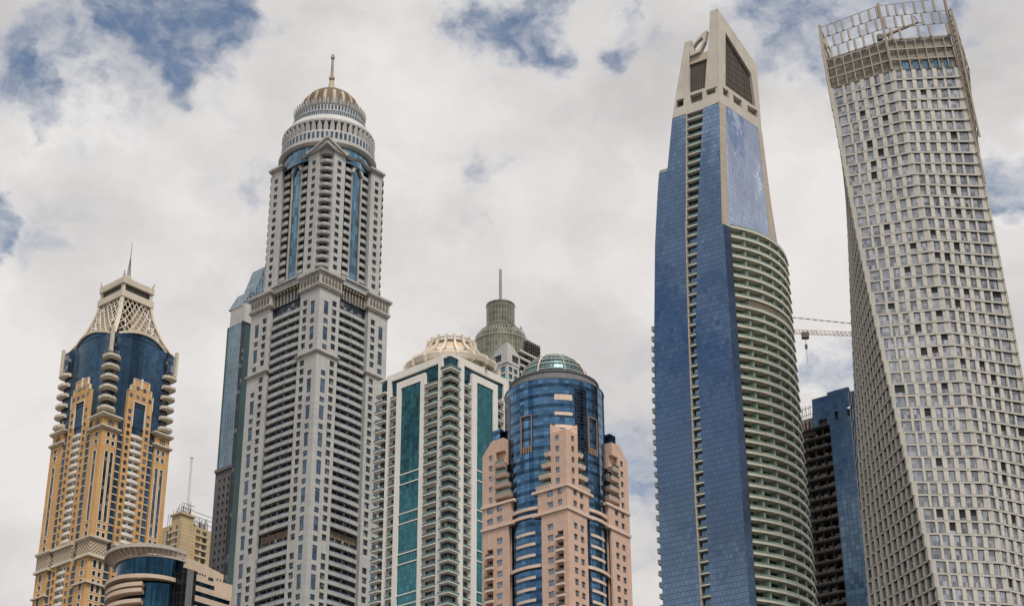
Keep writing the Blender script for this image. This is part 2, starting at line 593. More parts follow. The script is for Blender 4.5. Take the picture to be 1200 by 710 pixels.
def finish_repeats(limit=100):
    allv, allf = [], []

    def put(mb, mw):
        i = len(allv)
        allv.extend(mw @ Vector(v) for v in mb.v)
        allf.extend(tuple(k + i for k in f) for f in mb.f)
    for t in THINGS:
        for mb in t.fixed:
            put(mb, t.mw)
        for plural, items in t.rep.values():
            for mb, mat, subs in items:
                put(mb, t.mw)
                for _, sm, _m in subs:
                    put(sm, t.mw)
    bvh = BVHTree.FromPolygons(allv, allf)
    for t in THINGS:
        for name, (plural, items) in t.rep.items():
            scored = []
            for k, (mb, mat, subs) in enumerate(items):
                pts = [project(t.mw @ Vector(v)) for v in mb.v]
                pts = [q for q in pts if q]
                score = 0.0
                if pts:
                    x0, x1 = max(0, min(q[0] for q in pts)), min(1200, max(q[0] for q in pts))
                    y0, y1 = max(0, min(q[1] for q in pts)), min(710, max(q[1] for q in pts))
                    if x1 > x0 and y1 > y0:
                        area = (x1 - x0) * (y1 - y0)
                        step = max(1, len(mb.f) // 14)
                        hits = tot = 0
                        for f in mb.f[::step]:
                            c = sum((Vector(mb.v[i]) for i in f), Vector()) / len(f)
                            c = t.mw @ c
                            d = c - CAM
                            L = d.length
                            q = project(c)
                            tot += 1
                            if q and 0 <= q[0] <= 1200 and 0 <= q[1] <= 710:
                                h = bvh.ray_cast(CAM, d / L, L - 0.06)
                                if h[0] is None:
                                    hits += 1
                        score = area * hits / max(tot, 1) if hits else -1.0
                    else:
                        score = -2.0
                scored.append((score, k))
            scored.sort(key=lambda a: (-a[0], a[1]))
            top = {k for sc_, k in scored[:limit]}
            rest = {}
            for k, (mb, mat, subs) in enumerate(items):
                if k in top:
                    o = t.link(name, mb, mat)
                    for sn, sm, smat in subs:
                        t.link(sn, sm, smat, o)
                else:
                    rest.setdefault(mat.name, (MB(), mat))[0].add(mb)
                    for sn, sm, smat in subs:
                        rest.setdefault(smat.name, (MB(), smat))[0].add(sm)
            first = None
            for mb, mat in rest.values():
                if first is None:
                    first = t.link(plural, mb, mat, None, None, 'stuff')
                else:
                    t.link(plural, mb, mat, first, None, 'stuff')


def structure(name, mb, mat, kind='structure'):
    o = bpy.data.objects.new(name, mb.mesh(name, mat))
    COL.objects.link(o)
    o['kind'] = kind
    return o


def rot2(p, a):
    c, s_ = math.cos(R(a)), math.sin(R(a))
    return (p[0] * c - p[1] * s_, p[0] * s_ + p[1] * c)


def frange(a, b, st):
    out = []
    x = a
    while (x < b - 1e-6) if st > 0 else (x > b + 1e-6):
        out.append(x)
        x += st
    return out


# square tower helper frames: local origin = the corner nearest the camera, +x along its right wall, +y along its left wall
FR = Fr((0, 0), (1, 0), (0, -1))
FL = Fr((0, 0), (0, 1), (-1, 0))

# ------------------------------------------------------------------ ground
gm = stone('sandy_ground', (0.085, 0.08, 0.072), 0.95, None, 0.8, 0.25, 0.0)
g = MB()
g.face([(-9000, -9000, 0), (9000, -9000, 0), (9000, 30000, 0), (-9000, 30000, 0)])
structure('ground', g, gm)

# ------------------------------------------------------------------ shared materials
M = {}
M['princess'] = stone('grey_white_stone', (0.465, 0.458, 0.44), 0.8, (1.8, 1.2, 0.07), 0.86, 0.12, 0.2)
M['princess_trim'] = stone('weathered_trim', (0.42, 0.39, 0.355), 0.85, None, 0.8, 0.25, 0.4)
M['parapet'] = stone('balcony_parapet', (0.40, 0.40, 0.385), 0.8, (3.4, 50, 0.1), 0.8, 0.16, 0.4)
M['dark_wall'] = pane('dark_glazing', (0.028, 0.036, 0.048), 0.5, 0.12, 0.6, (1.6, 1.8), 0.03, (1.6, 3.6, 0.1), (0.06, 0.06, 0.06), 0.05, (0.2, 0.19, 0.17))
M['blue_strip'] = curtain('blue_strip_glass', (0.16, 0.28, 0.38), 1.6, 3.6, 0.12, (0.05, 0.08, 0.1), 0.9, 0.08, 0.03, 0.3)
M['win_blue'] = pane('blue_window', (0.085, 0.13, 0.185), 0.8, 0.06, 0.35, (1.7, 1.8), 0.03, (0.9, 1.8, 0.06), (0.03, 0.04, 0.05))
M['win_dark'] = pane('dark_window', (0.045, 0.05, 0.055), 0.6, 0.1, 0.6, (1.0, 1.4), 0.03, None, (0, 0, 0), 0.10, (0.22, 0.21, 0.19))
M['brown_louver'] = louver('brown_louver', (0.26, 0.19, 0.12), (0.05, 0.04, 0.03), 0.7, 0, 0.6)
M['gold'] = stone('gold_dome_paint', (0.40, 0.315, 0.215), 0.65, None, 0.8, 0.25, 0.3, 0.5)
M['dome_brown'] = stone('dome_brown', (0.12, 0.085, 0.055), 0.6, None, 0.8, 0.3, 0.3)
M['steel'] = metal('grey_steel', (0.28, 0.26, 0.23), 0.5)
M['dark_steel'] = metal('dark_steel', (0.08, 0.075, 0.07), 0.5)

M['brown_bracket'] = stone('brown_bracket', (0.33, 0.26, 0.19), 0.85)



def arc_pts(c, r, a0, a1, n):
    return [(c[0] + r * math.cos(R(a0 + (a1 - a0) * i / n)), c[1] + r * math.sin(R(a0 + (a1 - a0) * i / n))) for i in range(n + 1)]


def leaf(c, a, r0, z0, r1, z1, wd, th=0.35, bulge=0.55):
    """pointed upright ornament standing on a round cornice"""
    ca, sa = math.cos(R(a)), math.sin(R(a))

    def P(s, k, off):
        r = r0 + (r1 - r0) * k - off
        return (c[0] + r * ca - s * sa, c[1] + r * sa + s * ca, z0 + (z1 - z0) * k)
    out = [(-wd / 2, 0), (wd / 2, 0), (wd / 2, bulge), (wd * .3, .85), (0, 1.0), (-wd * .3, .85), (-wd / 2, bulge)]
    m = MB()
    m.hexa([P(s, k, 0) for s, k in out], [P(s, k, th) for s, k in out])
    return m


# ================================================================== tall grey tower with a gold dome
def dome_tower():
    t = Thing('domed_skyscraper', 'tallest pale grey tower with curved balconies and a striped gold dome under a thin spire', 'skyscraper', (-72.71, 600.0, 0), 49.5)
    Wd = 37.0
    WRr, WLl = 36.6, 38.6
    st, trim = M['princess'], M['princess_trim']
    core = MB()
    core.box(1.9, WRr - 1.9, 1.9, WLl - 1.9, 0, 333)
    t.part('core', core, M['dark_wall'])
    PW = 10.6
    fR, fL = WRr - PW, WLl - PW
    # pier bodies
    piers = {'near': (0.7, PW - 0.02, 0.7, PW - 0.02), 'right': (fR + .02, WRr, 0.7, PW), 'left': (0.7, PW, fL + .02, WLl), 'back': (fR, WRr, fL, WLl)}
    pm = {}
    for k, (x0, x1, y0, y1) in piers.items():
        b = MB()
        b.box(x0, x1, y0, y1, 0, 325)
        pm[k] = b
    # faces with windows: (pier, frame, mirrored)
    zb, zt = 150.0, 325.0
    P3, F1 = 10.8, 3.6

    def face(pier, F, mir):
        wf = WRr if F is FR else WLl
        U = (lambda u: wf - u) if mir else (lambda u: u)

        def strip(us, zs, holes, nm, mat, depth):
            uu = [U(u) for u in us]
            if mir:
                n = len(us) - 1
                uu = uu[::-1]
                holes = {(n - 1 - i, j) for i, j in holes}
            pm[pier].wall(F, uu, zs, holes, depth, 0.0, 0.75)
            for i, j in holes:
                w_ = MB()
                w_.fbox(F, uu[i], uu[i + 1], zs[j], zs[j + 1], -depth - 0.08, -depth + 0.03)
                t.many(nm, nm + 's', w_, mat)
        # tall windows beside the corner
        zs, holes = [zb], set()
        z = 152.2
        while z < zt:
            for a, b_ in ((0, 5.6), (7.0, 9.1)):
                if z + b_ < 322 and not (296.2 < z + a < 299.5 or 296.2 < z + b_ < 299.5):
                    zs += [z + a, z + b_]
                    holes.add((1, len(zs) - 2))
            z += P3
        zs.append(zt)
        strip([0, 2.5, 4.8, 5.8], zs, holes, 'tall_window', M['win_blue'], 0.3)
        zs, holes = [zb], set()
        z = 153.4
        while z + 2.1 < 323:
            if not (z < 224.5 < z + 3.6 or 295.6 < z + 1 < 299.6):
                zs += [z, z + 2.35]
                holes.add((1, len(zs) - 2))
            z += F1
        zs.append(zt)
        strip([5.8, 6.8, 9.1, 10.6], zs, holes, 'window', M['win_dark'], 0.45)
    face('near', FR, False)
    face('near', FL, False)
    face('right', FR, True)
    face('left', FL, True)
    for b in pm.values():
        t.part('corner_pier', b, st)
    # lower balconies
    for F in (FR, FL):
        bs = 0.0 if F is FR else 0.9
        be = 25.0 if F is FR else 26.6
        z = 153.0
        k = 0
        while z < 322:
            if abs(z - 229.0) < 1.8:
                lv = MB()
                lv.fbox(F, 11.2, be, z - 0.4, z + 2.3, -1.85, -1.5)
                t.part('louver_band', lv, M['brown_louver'])
                z += F1
                k += 1
                continue
            m = MB()
            m.fbox(F, 11.1, be, z - 0.3, z, -1.9, -0.5)
            pts = [(11.1 + (be - 11.1) * i / 8, -0.42 + 0.3 * math.sin(math.pi * i / 8)) for i in range(9)]
            for i in range(8):
                (ua, da), (ub, db) = pts[i], pts[i + 1]
                m.hexa([F.p(ua, z - .34, da), F.p(ub, z - .34, db), F.p(ub, z - .34, db - .25), F.p(ua, z - .34, da - .25)],
                       [F.p(ua, z + 1.12, da), F.p(ub, z + 1.12, db), F.p(ub, z + 1.12, db - .25), F.p(ua, z + 1.12, da - .25)])
            for uu in (14.6, 18.1, 21.8):
                m.fbox(F, uu - 0.12, uu + 0.12, z, z + 3.28, -1.9, -1.5 if uu != 18.1 else -0.8)
            rl = MB()
            for i in range(8):
                (ua, da), (ub, db) = pts[i], pts[i + 1]
                rl.hexa([F.p(ua, z + 1.13, da - .1), F.p(ub, z + 1.13, db - .1), F.p(ub, z + 1.13, db - .16), F.p(ua, z + 1.13, da - .16)],
                        [F.p(ua, z + 1.55, da - .1), F.p(ub, z + 1.55, db - .1), F.p(ub, z + 1.55, db - .16), F.p(ua, z + 1.55, da - .16)])
            t.many('balcony', 'balconies', m, M['parapet'], [('railing', rl, M['win_blue'])])
            z += F1
            k += 1
    # cornices of the lower shaft
    def corner_band(z0, z1, out, nm='cornice', mat=trim):
        for k, (a, b_) in {'near': ((0, PW), (0, PW)), 'right': ((fR, WRr), (0, PW)), 'left': ((0, PW), (fL, WLl))}.items():
            m = MB()
            m.box(a[0] - out, a[1] + out, b_[0] - out, b_[1] + out, z0, z1)
            t.part(nm, m, mat)
    corner_band(297.3, 297.9, 0.35)
    corner_band(297.9, 298.5, 0.7)
    corner_band(325.0, 325.7, 0.6)
    corner_band(325.7, 326.4, .85)
    corner_band(326.4, 330.6, 0.45, 'frieze', st)
    corner_band(330.6, 331.3, .8)
    corner_band(331.3, 332.3, 1.3)
    # little pointed arches on the frieze
    for F in (FR, FL):
        far0, wf = (fR, WRr) if F is FR else (fL, WLl)
        for a, b_ in ((0.2, PW), (far0, wf - .2)):
            n = 6
            for i in range(n):
                u = a + (b_ - a) * (i + .5) / n
                m = MB()
                m.plate(F, [(u - .62, 326.9), (u + .62, 326.9), (u + .62, 328.6), (u, 330.3), (u - .62, 328.6)], [], 0.46, 0.52)
                t.many('frieze_arch', 'frieze_arches', m, M['brown_louver'])
        # band across the bay: ledge, tall arched openings below it
        m = MB()
        m.fbox(F, PW + .05, far0 - .05, 330.6, 333.2, -3.2, -0.2)
        m.fbox(F, PW + .05, far0 - .05, 333.2, 333.9, -3.2, 0.4)
        t.part('ledge', m, M['parapet'])
        gl = MB()
        gl.fbox(F, PW + .05, far0 - .05, 324.6, 330.55, -1.85, -1.5)
        t.part('bay_glazing', gl, M['blue_strip'])
        for i in range(9):
            u = PW + 1.2 + i * (far0 - PW - 2.4) / 8
            m = MB()
            m.fbox(F, u - .22, u + .22, 324.7, 329.4, -1.5, -1.0)
            m.fbox(F, u - .42, u + .42, 329.4, 330.6, -1.5, -0.6)
            t.part('bracket', m, M['brown_bracket'])
    # ---------------------------------------------------------------- upper shaft
    oc = MB()
    oc.prism([(5.6, 2.7), (31.4, 2.7), (33.9, 5.6), (33.9, 31.4), (31.4, 34.5), (5.6, 34.5), (2.7, 31.4), (2.7, 5.6)], 333, 390)
    t.part('upper_core', oc, M['dark_wall'])
    for F in (FR, FL):
        for mir in (False, True):
            U = (lambda u: (37.4 if F is FR else 38.4) - u) if mir else (lambda u: u)
            m = MB()
            a, b_ = sorted((U(5.2), U(11.4)))
            m.fbox(F, a, b_, 332.7, 388, -4.4, -1.62)
            us = sorted(U(u) for u in (5.2, 7.1, 9.3, 11.4))
            zs, holes = [332.7], set()
            z = 335.6
            while z + 2.1 < 385.5:
                zs += [z, z + 2.1]
                holes.add((1, len(zs) - 2))
                z += F1
            zs.append(388)
            m.wall(F, us, zs, holes, 0.4, -1.0, 0.62)
            t.part('upper_pier', m, st)
            for i, j in holes:
                w_ = MB()
                w_.fbox(F, us[1], us[2], zs[j], zs[j + 1], -1.46, -1.38)
                t.many('window', 'windows', w_, M['win_dark'])
            # pier head
            m = MB()
            m.fbox(F, a - .5, b_ + .5, 388, 388.8, -4.4, -0.5)
            m.fbox(F, a - .9, b_ + .9, 388.8, 389.8, -4.4, 0.0)
            t.part('cornice', m, trim)
            # two stacks of small balconies either side of the blue strip
            z = 336.4
            while z < 384:
                mm = MB()
                ua, ub = sorted((U(12.5), U(15.7)))
                mm.fbox(F, ua, ub, z - .3, z, -2.7, -1.75)
                pts = [(ua + (ub - ua) * i / 5, -1.7 + 0.22 * math.sin(math.pi * i / 5)) for i in range(6)]
                for i in range(5):
                    (p0, d0), (p1, d1) = pts[i], pts[i + 1]
                    mm.hexa([F.p(p0, z - .45, d0), F.p(p1, z - .45, d1), F.p(p1, z - .45, d1 - .25), F.p(p0, z - .45, d0 - .25)],
                            [F.p(p0, z + 1.1, d0), F.p(p1, z + 1.1, d1), F.p(p1, z + 1.1, d1 - .25), F.p(p0, z + 1.1, d0 - .25)])
                t.many('balcony', 'balconies', mm, M['parapet'])
                z += F1
        g_ = MB()
        g_.fbox(F, 16.3, 20.9, 334, 386, -2.9, -2.1)
        t.part('glass_strip', g_, M['blue_strip'])
        fin = MB()
        fin.fbox(F, 20.95, 21.5, 334, 387, -3.2, -1.5)
        fin.fbox(F, 15.85, 16.25, 334, 387, -3.2, -1.7)
        t.part('fin', fin, trim)
        # arched head over the blue strip and swept cornice to the piers
        hd = MB()
        n = 12
        inner = [(16.3 + 4.6 * i / n, 383.2 + 2.9 * math.sin(math.pi * i / n)) for i in range(n + 1)]
        outer = [(15.5, 383.2)] + [(15.5 + 6.2 * i / n, 384.2 + 3.6 * math.sin(math.pi * i / n)) for i in range(n + 1)] + [(21.7, 383.2)]
        hd.plate(F, outer + inner[::-1], [], -2.6, -1.1)
        t.part('arch', hd, st)
        sw = MB()
        top = [(12.2, 388.6), (13.8, 388.3), (15.2, 388.8), (16.6, 389.6), (18.5, 390.2), (20.4, 389.6), (21.8, 388.8), (23.2, 388.3), (24.8, 388.6)]
        for i in range(len(top) - 1):
            (ua, za), (ub, zb_) = top[i], top[i + 1]
            sw.hexa([F.p(ua, za - .9, -.5), F.p(ub, zb_ - .9, -.5), F.p(ub, zb_ - .9, -3.4), F.p(ua, za - .9, -3.4)],
                    [F.p(ua, za, 0.1), F.p(ub, zb_, 0.1), F.p(ub, zb_, -3.4), F.p(ua, za, -3.4)])
        t.part('swept_cornice', sw, trim)
        bg_ = MB()
        bg_.fbox(F, 12.3, 24.7, 385.8, 388.4, -3.3, -2.7)
        t.part('bay_glazing', bg_, M['blue_strip'])
    # round balconies on the cut corner towards the camera and the two side corners
    for cx, cy, a in ((4.7, 4.7, 225), (Wd - 4.7, 4.7, 315), (4.7, Wd - 4.0, 135)):
        z = 336.0
        while z < 387:
            m = MB()
            pts = arc_pts((cx, cy), 3.25, a - 70, a + 70, 10)
            m.prism(pts + [(cx, cy)], z - .3, z)
            m.ring_beam(pts, -0.25, 0.0, z - .45, z + 0.95)
            t.many('round_balcony', 'round_balconies', m, M['parapet'])
            z += F1
        m = MB()
        m.prism(arc_pts((cx, cy), 2.9, a - 70, a + 70, 10) + [(cx, cy)], 386.2, 389.4)
        t.part('balcony_head', m, st)
    # gable over the corner nearest the camera
    for F in (FR, FL):
        m = MB()
        m.plate(F, [(0.6, 389.4), (4.8, 388.0), (10.8, 387.6), (10.8, 388.2), (0.6, 391.6)], [], -2.4, -0.2)
        t.part('gable', m, st)
        m = MB()
        m.plate(F, [(0.2, 391.3), (11.2, 387.7), (11.2, 388.6), (0.2, 392.4)], [], -2.6, 0.3)
        t.part('gable_cornice', m, trim)
    # ---------------------------------------------------------------- drum and dome
    c = (18.2, 18.9)
    m = MB()
    m.lathe(c, [(18.2, 386), (18.2, 393.6)], 72)
    t.part('drum_glazing', m, M['blue_strip'])
    m = MB()
    m.lathe(c, [(16.0, 392.7), (18.9, 392.9), (20.0, 393.6), (20.0, 394.5), (19.1, 394.9), (19.1, 399.6), (18.7, 400.0), (17.5, 400.2)], 96, smooth=False)
    m.lathe(c, [(17.2, 404.2), (18.9, 404.4), (19.0, 405.3), (18.2, 406.6), (16.9, 408.6), (16.2, 408.9), (14.0, 409.0)], 96, smooth=False)
    m.lathe(c, [(14.3, 411.4), (15.3, 411.6), (15.3, 412.1), (14.3, 412.3), (14.3, 415.3), (14.6, 415.6), (12.0, 415.8)], 96, smooth=False)
    t.part('drum', m, st)
    m = MB()
    m.lathe(c, [(15.2, 408.9), (15.2, 411.5)], 96)
    t.part('gallery_rail', m, louver('gallery_rail', (0.38, 0.4, 0.42), (0.05, 0.08, 0.11), 0.9, 0, 0.45))
    for i in range(64):
        a = 360.0 * i / 64
        F = Fr((c[0] + 19.1 * math.cos(R(a)), c[1] + 19.1 * math.sin(R(a))), (-math.sin(R(a)), math.cos(R(a))), (math.cos(R(a)), math.sin(R(a))))
        m = MB()
        m.fbox(F, -.5, .5, 396.0, 398.9, -.3, .06)
        t.many('drum_window', 'drum_windows', m, M['win_blue'])
        F2 = Fr((c[0] + 14.3 * math.cos(R(a)), c[1] + 14.3 * math.sin(R(a))), F.t, F.n)
        m = MB()
        m.fbox(F2, -.36, .36, 412.7, 414.9, -.3, .06)
        t.many('drum_window', 'drum_windows', m, M['win_blue'])
    for i in range(46):
        t.many('petal_ornament', 'petal_ornaments', leaf(c, 360.0 * (i + .5) / 46, 18.5, 400.0, 19.25, 404.3, 1.75, .8), st)
    m = MB()
    m.lathe(c, [(17.35, 400.1), (17.2, 404.4)], 88)
    t.part('drum_recess', m, M['dark_wall'])
    for i in range(54):
        t.many('petal_ornament', 'petal_ornaments', leaf(c, 360.0 * (i + .5) / 54, 14.4, 415.4, 15.2, 418.4, 1.05, .5, .45), st)
    def dome_r(z):
        h = max(0.0, min(1.0, (z - 415.8) / 14.4))
        return 13.0 * (1 - h ** 2.3) ** (1 / 2.1)
    zz = [415.8 + 14.4 * math.sin(math.pi / 2 * k / 14) for k in range(14)] + [430.18]
    m = MB()
    m.lathe(c, [(dome_r(z), z) for z in zz], 80)
    t.part('dome', m, M['dome_brown'])
    for i in range(20):
        a = 360.0 * i / 20
        m = MB()
        m.lathe(c, [(dome_r(z) + .14, z + .06) for z in zz if z < 425.2], 3, a - 3.1, a + 3.1)
        t.part('gold_rib', m, M['gold'])
    m = MB()
    m.lathe(c, [(2.3, 430.4), (1.9, 431.6), (1.2, 434), (0.75, 436.6), (1.2, 437.0), (1.2, 438.0), (0.6, 438.3)], 20)
    t.part('spire_base', m, M['gold'])
    m = MB()
    m.lathe(c, [(0.62, 438.2), (0.5, 447.2), (0.85, 447.5), (0.85, 448.5), (0.5, 448.6), (0.5, 449.6), (0, 449.7)], 14)
    t.part('spire', m, M['steel'])
    # small roof light frame in front of the dome foot
    return t


# ================================================================== tan tower with the lattice crown
M['tan'] = stone('ochre_render', (0.61, 0.365, 0.16), 0.85, (2.4, 3.18, 0.09), 0.86, 0.15, 0.25)
M['cream'] = stone('cream_stone', (0.60, 0.53, 0.43), 0.85, None, 0.8, 0.15, 0.2)
M['white_render'] = stone('white_render', (0.74, 0.70, 0.63), 0.85, None, 0.8, 0.1, 0.15)
M['tan_glass'] = curtain('deep_blue_glass', (0.055, 0.12, 0.20), 1.5, 1.6, 0.09, (0.02, 0.03, 0.05), 0.85, 0.3, 0.012, 0.2, 0.012)
M['tan_win'] = pane('tan_window', (0.075, 0.115, 0.165), 0.8, 0.06, 0.5, (1.4, 1.5), 0.03, (0.75, 9, 0.07), (0.03, 0.04, 0.05), 0.12, (0.25, 0.26, 0.27))
M['frieze'] = louver('brown_frieze', (0.52, 0.43, 0.32), (0.22, 0.13, 0.07), 1.25, 0, 0.5)
M['lattice_back'] = stone('crown_lining', (0.42, 0.34, 0.25), 0.9, None, 0.8, 0.3, 0.2)
M['fancy_frieze'] = None


def checker(name, a, b_, s):
    m, t, b = new_mat(name)
    uv = t.node('ShaderNodeTexCoord').outputs['UV']
    sp = t.node('ShaderNodeSeparateXYZ')
    t.l.new(uv, sp.inputs[0])
    p = t.math('FRACT', t.math('DIVIDE', t.math('ADD', sp.outputs[0], sp.outputs[1]), s))
    q = t.math('FRACT', t.math('DIVIDE', t.math('SUBTRACT', sp.outputs[0], sp.outputs[1]), s))
    k = t.math('MAXIMUM', t.math('LESS_THAN', p, 0.34), t.math('LESS_THAN', q, 0.34))
    t.l.new(t.mix(k, rgb(*b_), rgb(*a)), b.inputs['Base Color'])
    b.inputs['Roughness'].default_value = 0.85
    return m


M['fancy_frieze'] = checker('carved_frieze', (0.58, 0.48, 0.36), (0.16, 0.095, 0.055), 1.5)


def tan_tower():
    t = Thing('lattice_crown_skyscraper', 'ochre and blue glass tower with stepped orange panels and a flared cream lattice crown', 'skyscraper', (-161.95, 650.0, -1.5), 49.0)
    Wd = 33.6
    tan, cr = M['tan'], M['cream']
    FH = 3.18
    b = MB()
    b.box(1.6, Wd - 1.6, 1.6, Wd - 1.6, 0, 334)
    t.part('core', b, M['tan_glass'])
    PW = 7.6
    zb = 170.0

    def put_windows(F, us, zs, holes, depth, nm='window', mat=None, frame=True):
        for i, j in holes:
            w_ = MB()
            w_.fbox(F, us[i] + .05, us[i + 1] - .05, zs[j] + .05, zs[j + 1] - .05, -depth - .08, -depth + .03)
            fr = MB()
            if frame:
                a, c_, z0, z1 = us[i], us[i + 1], zs[j], zs[j + 1]
                e = 0.22
                fr.fbox(F, a - e, a, z0 - e, z1 + e, 0.0, 0.07)
                fr.fbox(F, c_, c_ + e, z0 - e, z1 + e, 0.0, 0.07)
                fr.fbox(F, a, c_, z1, z1 + e, 0.0, 0.07)
                fr.fbox(F, a, c_, z0 - e, z0, 0.0, 0.1)
                t.many(nm, nm + 's', w_, mat or M['tan_win'], [('surround', fr, M['white_render'])])
            else:
                t.many(nm, nm + 's', w_, mat or M['tan_win'])
    # corner piers
    for pier, spec in {'near': [(FR, False), (FL, False)], 'right': [(FR, True)], 'left': [(FL, True)]}.items():
        x0, y0 = (0.5 if pier != 'right' else Wd - PW), (0.5 if pier != 'left' else Wd - PW)
        m = MB()
        m.box(x0, x0 + PW - 0.5, y0, y0 + PW - .5, 0, 290.5)
        for F, mir in spec:
            U = (lambda u: Wd - u) if mir else (lambda u: u)
            narrow = F is FL
            cols = [(2.4, 3.9), (4.9, 6.4)] if not narrow else [(2.4, 4.3)]
            # split the face into strips, each strip with its own run of openings
            edges = [0.0] + [(cols[i][1] + cols[i + 1][0]) / 2 for i in range(len(cols) - 1)] + [PW]
            for ci, (ca, cb) in enumerate(cols):
                us = [edges[ci], ca, cb, edges[ci + 1]]
                zs, holes = [zb], set()

                def hole(a, b_):
                    zs.extend([a, b_])
                    holes.add((1, len(zs) - 2))
                z = 173.0
                while z < 290:
                    k = round((z - 173.0) / FH)
                    if 237.6 < z + 1.9 and z < 244.9:
                        z += FH
                        continue
                    if 250.6 < z < 281.0:
                        hole(z, 281.4)
                        z = 173.0 + FH * math.ceil((281.6 - 173.0) / FH)
                        continue
                    if z < 236 and k % 3 == 1:
                        hole(z, min(z + 5.0, 236.5))
                        z += 2 * FH
                        continue
                    if z + 1.7 < 289.8:
                        hole(z, z + 1.9)
                    z += FH
                zs.append(290.5)
                uu = [U(u) for u in us]
                hh = holes
                if mir:
                    uu = uu[::-1]
                    hh = {(2 - i, j) for i, j in holes}
                m.wall(F, uu, zs, hh, 0.3, 0.0, 0.55)
                put_windows(F, uu, zs, hh, 0.3)
        t.part('corner_pier', m, tan)
        x0 = 0 if pier != 'right' else Wd - PW
        y0 = 0 if pier != 'left' else Wd - PW
        for z0, z1, o_ in ((290.5, 291.1, .5), (291.1, 291.8, 1.0), (295.6, 296.3, .6), (296.3, 297.0, 1.1), (244.2, 244.8, .6), (244.8, 245.6, 1.0), (237.3, 238.0, .9), (238.0, 238.6, .5), (226.8, 227.5, .8), (212.6, 213.3, .8)):
            q = MB()
            q.box(x0 - o_, x0 + PW + o_, y0 - o_, y0 + PW + o_, z0, z1)
            t.part('cornice', q, cr)
        q = MB()
        q.box(x0 + .2, x0 + PW - .2, y0 + .2, y0 + PW - .2, 291.8, 295.6)
        t.part('pier_cap', q, tan)
        q = MB()
        q.box(x0 - .25, x0 + PW + .25, y0 - .25, y0 + PW + .25, 238.6, 244.2)
        t.part('carved_frieze', q, M['fancy_frieze'])
        for F, mir in spec:
            u = (Wd - PW / 2) if mir else PW / 2
            q = MB()
            q.fbox(F, u - .35, u + .35, 292.4, 295.0, -.3, -.05)
            q.fbox(F, u - 1.3, u - .75, 292.4, 294.4, -.3, -.05)
            q.fbox(F, u + .75, u + 1.3, 292.4, 294.4, -.3, -.05)
            t.part('pier_window', q, M['dark_steel'])
    # bays between the piers
    for F in (FR, FL):
        # slots of stacked dark-blue bay windows next to the piers
        for ua, ub in ((PW + .1, 10.6), (Wd - 10.6, Wd - PW - .1)):
            z = 173.0
            while z < 293:
                if not 237.6 < z + 1.5 < 245.5:
                    w_ = MB()
                    w_.fbox(F, ua + .1, ub - .5, z, z + 2.3, -1.6, -0.35)
                    sl = MB()
                    sl.fbox(F, ua + .1, ub - .4, z - .5, z - .02, -1.6, -0.25)
                    t.many('bay_window', 'bay_windows', w_, M['tan_glass'], [('sill', sl, cr)])
                z += FH
        # ochre strips with square windows, white balcony stack between them
        m = MB()
        zs, holes = [zb], set()
        z = 173.3
        while z + 1.7 < 318:
            if not 237.0 < z + .8 < 245.4:
                zs += [z, z + 1.85]
                holes.add((1, len(zs) - 2))
            z += FH
        for us in ([10.6, 11.4, 13.0, 13.9], [Wd - 13.9, Wd - 13.0, Wd - 11.4, Wd - 10.6]):
            zz = [q for q in zs if q < 304.5] + [304.8]
            hh = {(i, j) for i, j in holes if zs[j] < 303}
            m.wall(F, us, zz, hh, 0.25, 0.15, 1.8)
            put_windows(F, us, zz, hh, 0.10)
        t.part('ochre_strip', m, tan)
        # stepped ochre head with windows over the blue panel
        m = MB()
        mid = Wd / 2
        outl = [(10.6, 304.8), (Wd - 10.6, 304.8), (Wd - 10.6, 310.6), (Wd - 11.6, 310.6), (Wd - 11.6, 313.0), (Wd - 12.9, 313.0), (Wd - 12.9, 316.2), (12.9, 316.2), (12.9, 313.0), (11.6, 313.0), (11.6, 310.6), (10.6, 310.6)]
        m.plate(F, outl, [[(13.9, 304.8 + .01), (13.9, 306.2), (Wd - 13.9, 306.2), (Wd - 13.9, 304.8 + .01)]], -1.6, 0.15)
        t.part('stepped_panel', m, tan)
        ed = MB()
        pts = outl[1:]
        for i in range(len(pts) - 1):
            a, b_ = pts[i], pts[i + 1]
            u0, u1 = sorted((a[0], b_[0]))
            z0, z1 = sorted((a[1], b_[1]))
            ed.fbox(F, u0 - .13, u1 + .13, z0 - .13, z1 + .13, -.4, 0.3)
        ed.fbox(F, 13.7, Wd - 13.7, 306.2, 306.5, -.4, 0.3)
        ed.fbox(F, 13.7, 13.96, 295.5, 306.2, -.4, 0.3)
        ed.fbox(F, Wd - 13.96, Wd - 13.7, 295.5, 306.2, -.4, 0.3)
        ed.fbox(F, mid - .35, mid + .35, 312.6, 317.0, -.4, 0.45)
        t.part('panel_edging', ed, M['white_render'])
        for uu, z in ((mid - 1.7, 311.6), (mid + 1.7, 311.6), (mid - 4.7, 307.8), (mid - 1.6, 307.8), (mid + 1.6, 307.8), (mid + 4.7, 307.8)):
            w_ = MB()
            w_.fbox(F, uu - .75, uu + .75, z, z + 1.6, .1, .2)
            t.many('window', 'windows', w_, M['tan_win'])
        bl = MB()
        bl.fbox(F, 13.95, Wd - 13.95, 295.4, 306.15, -1.6, -0.25)
        t.part('blue_panel', bl, M['tan_glass'])
        # white curved balconies
        z = 173.3
        k = 0
        bw = MB()
        bw.fbox(F, 13.95, Wd - 13.95, zb, 295.4, -1.8, -0.9)
        t.part('balcony_back_wall', bw, M['white_render'])
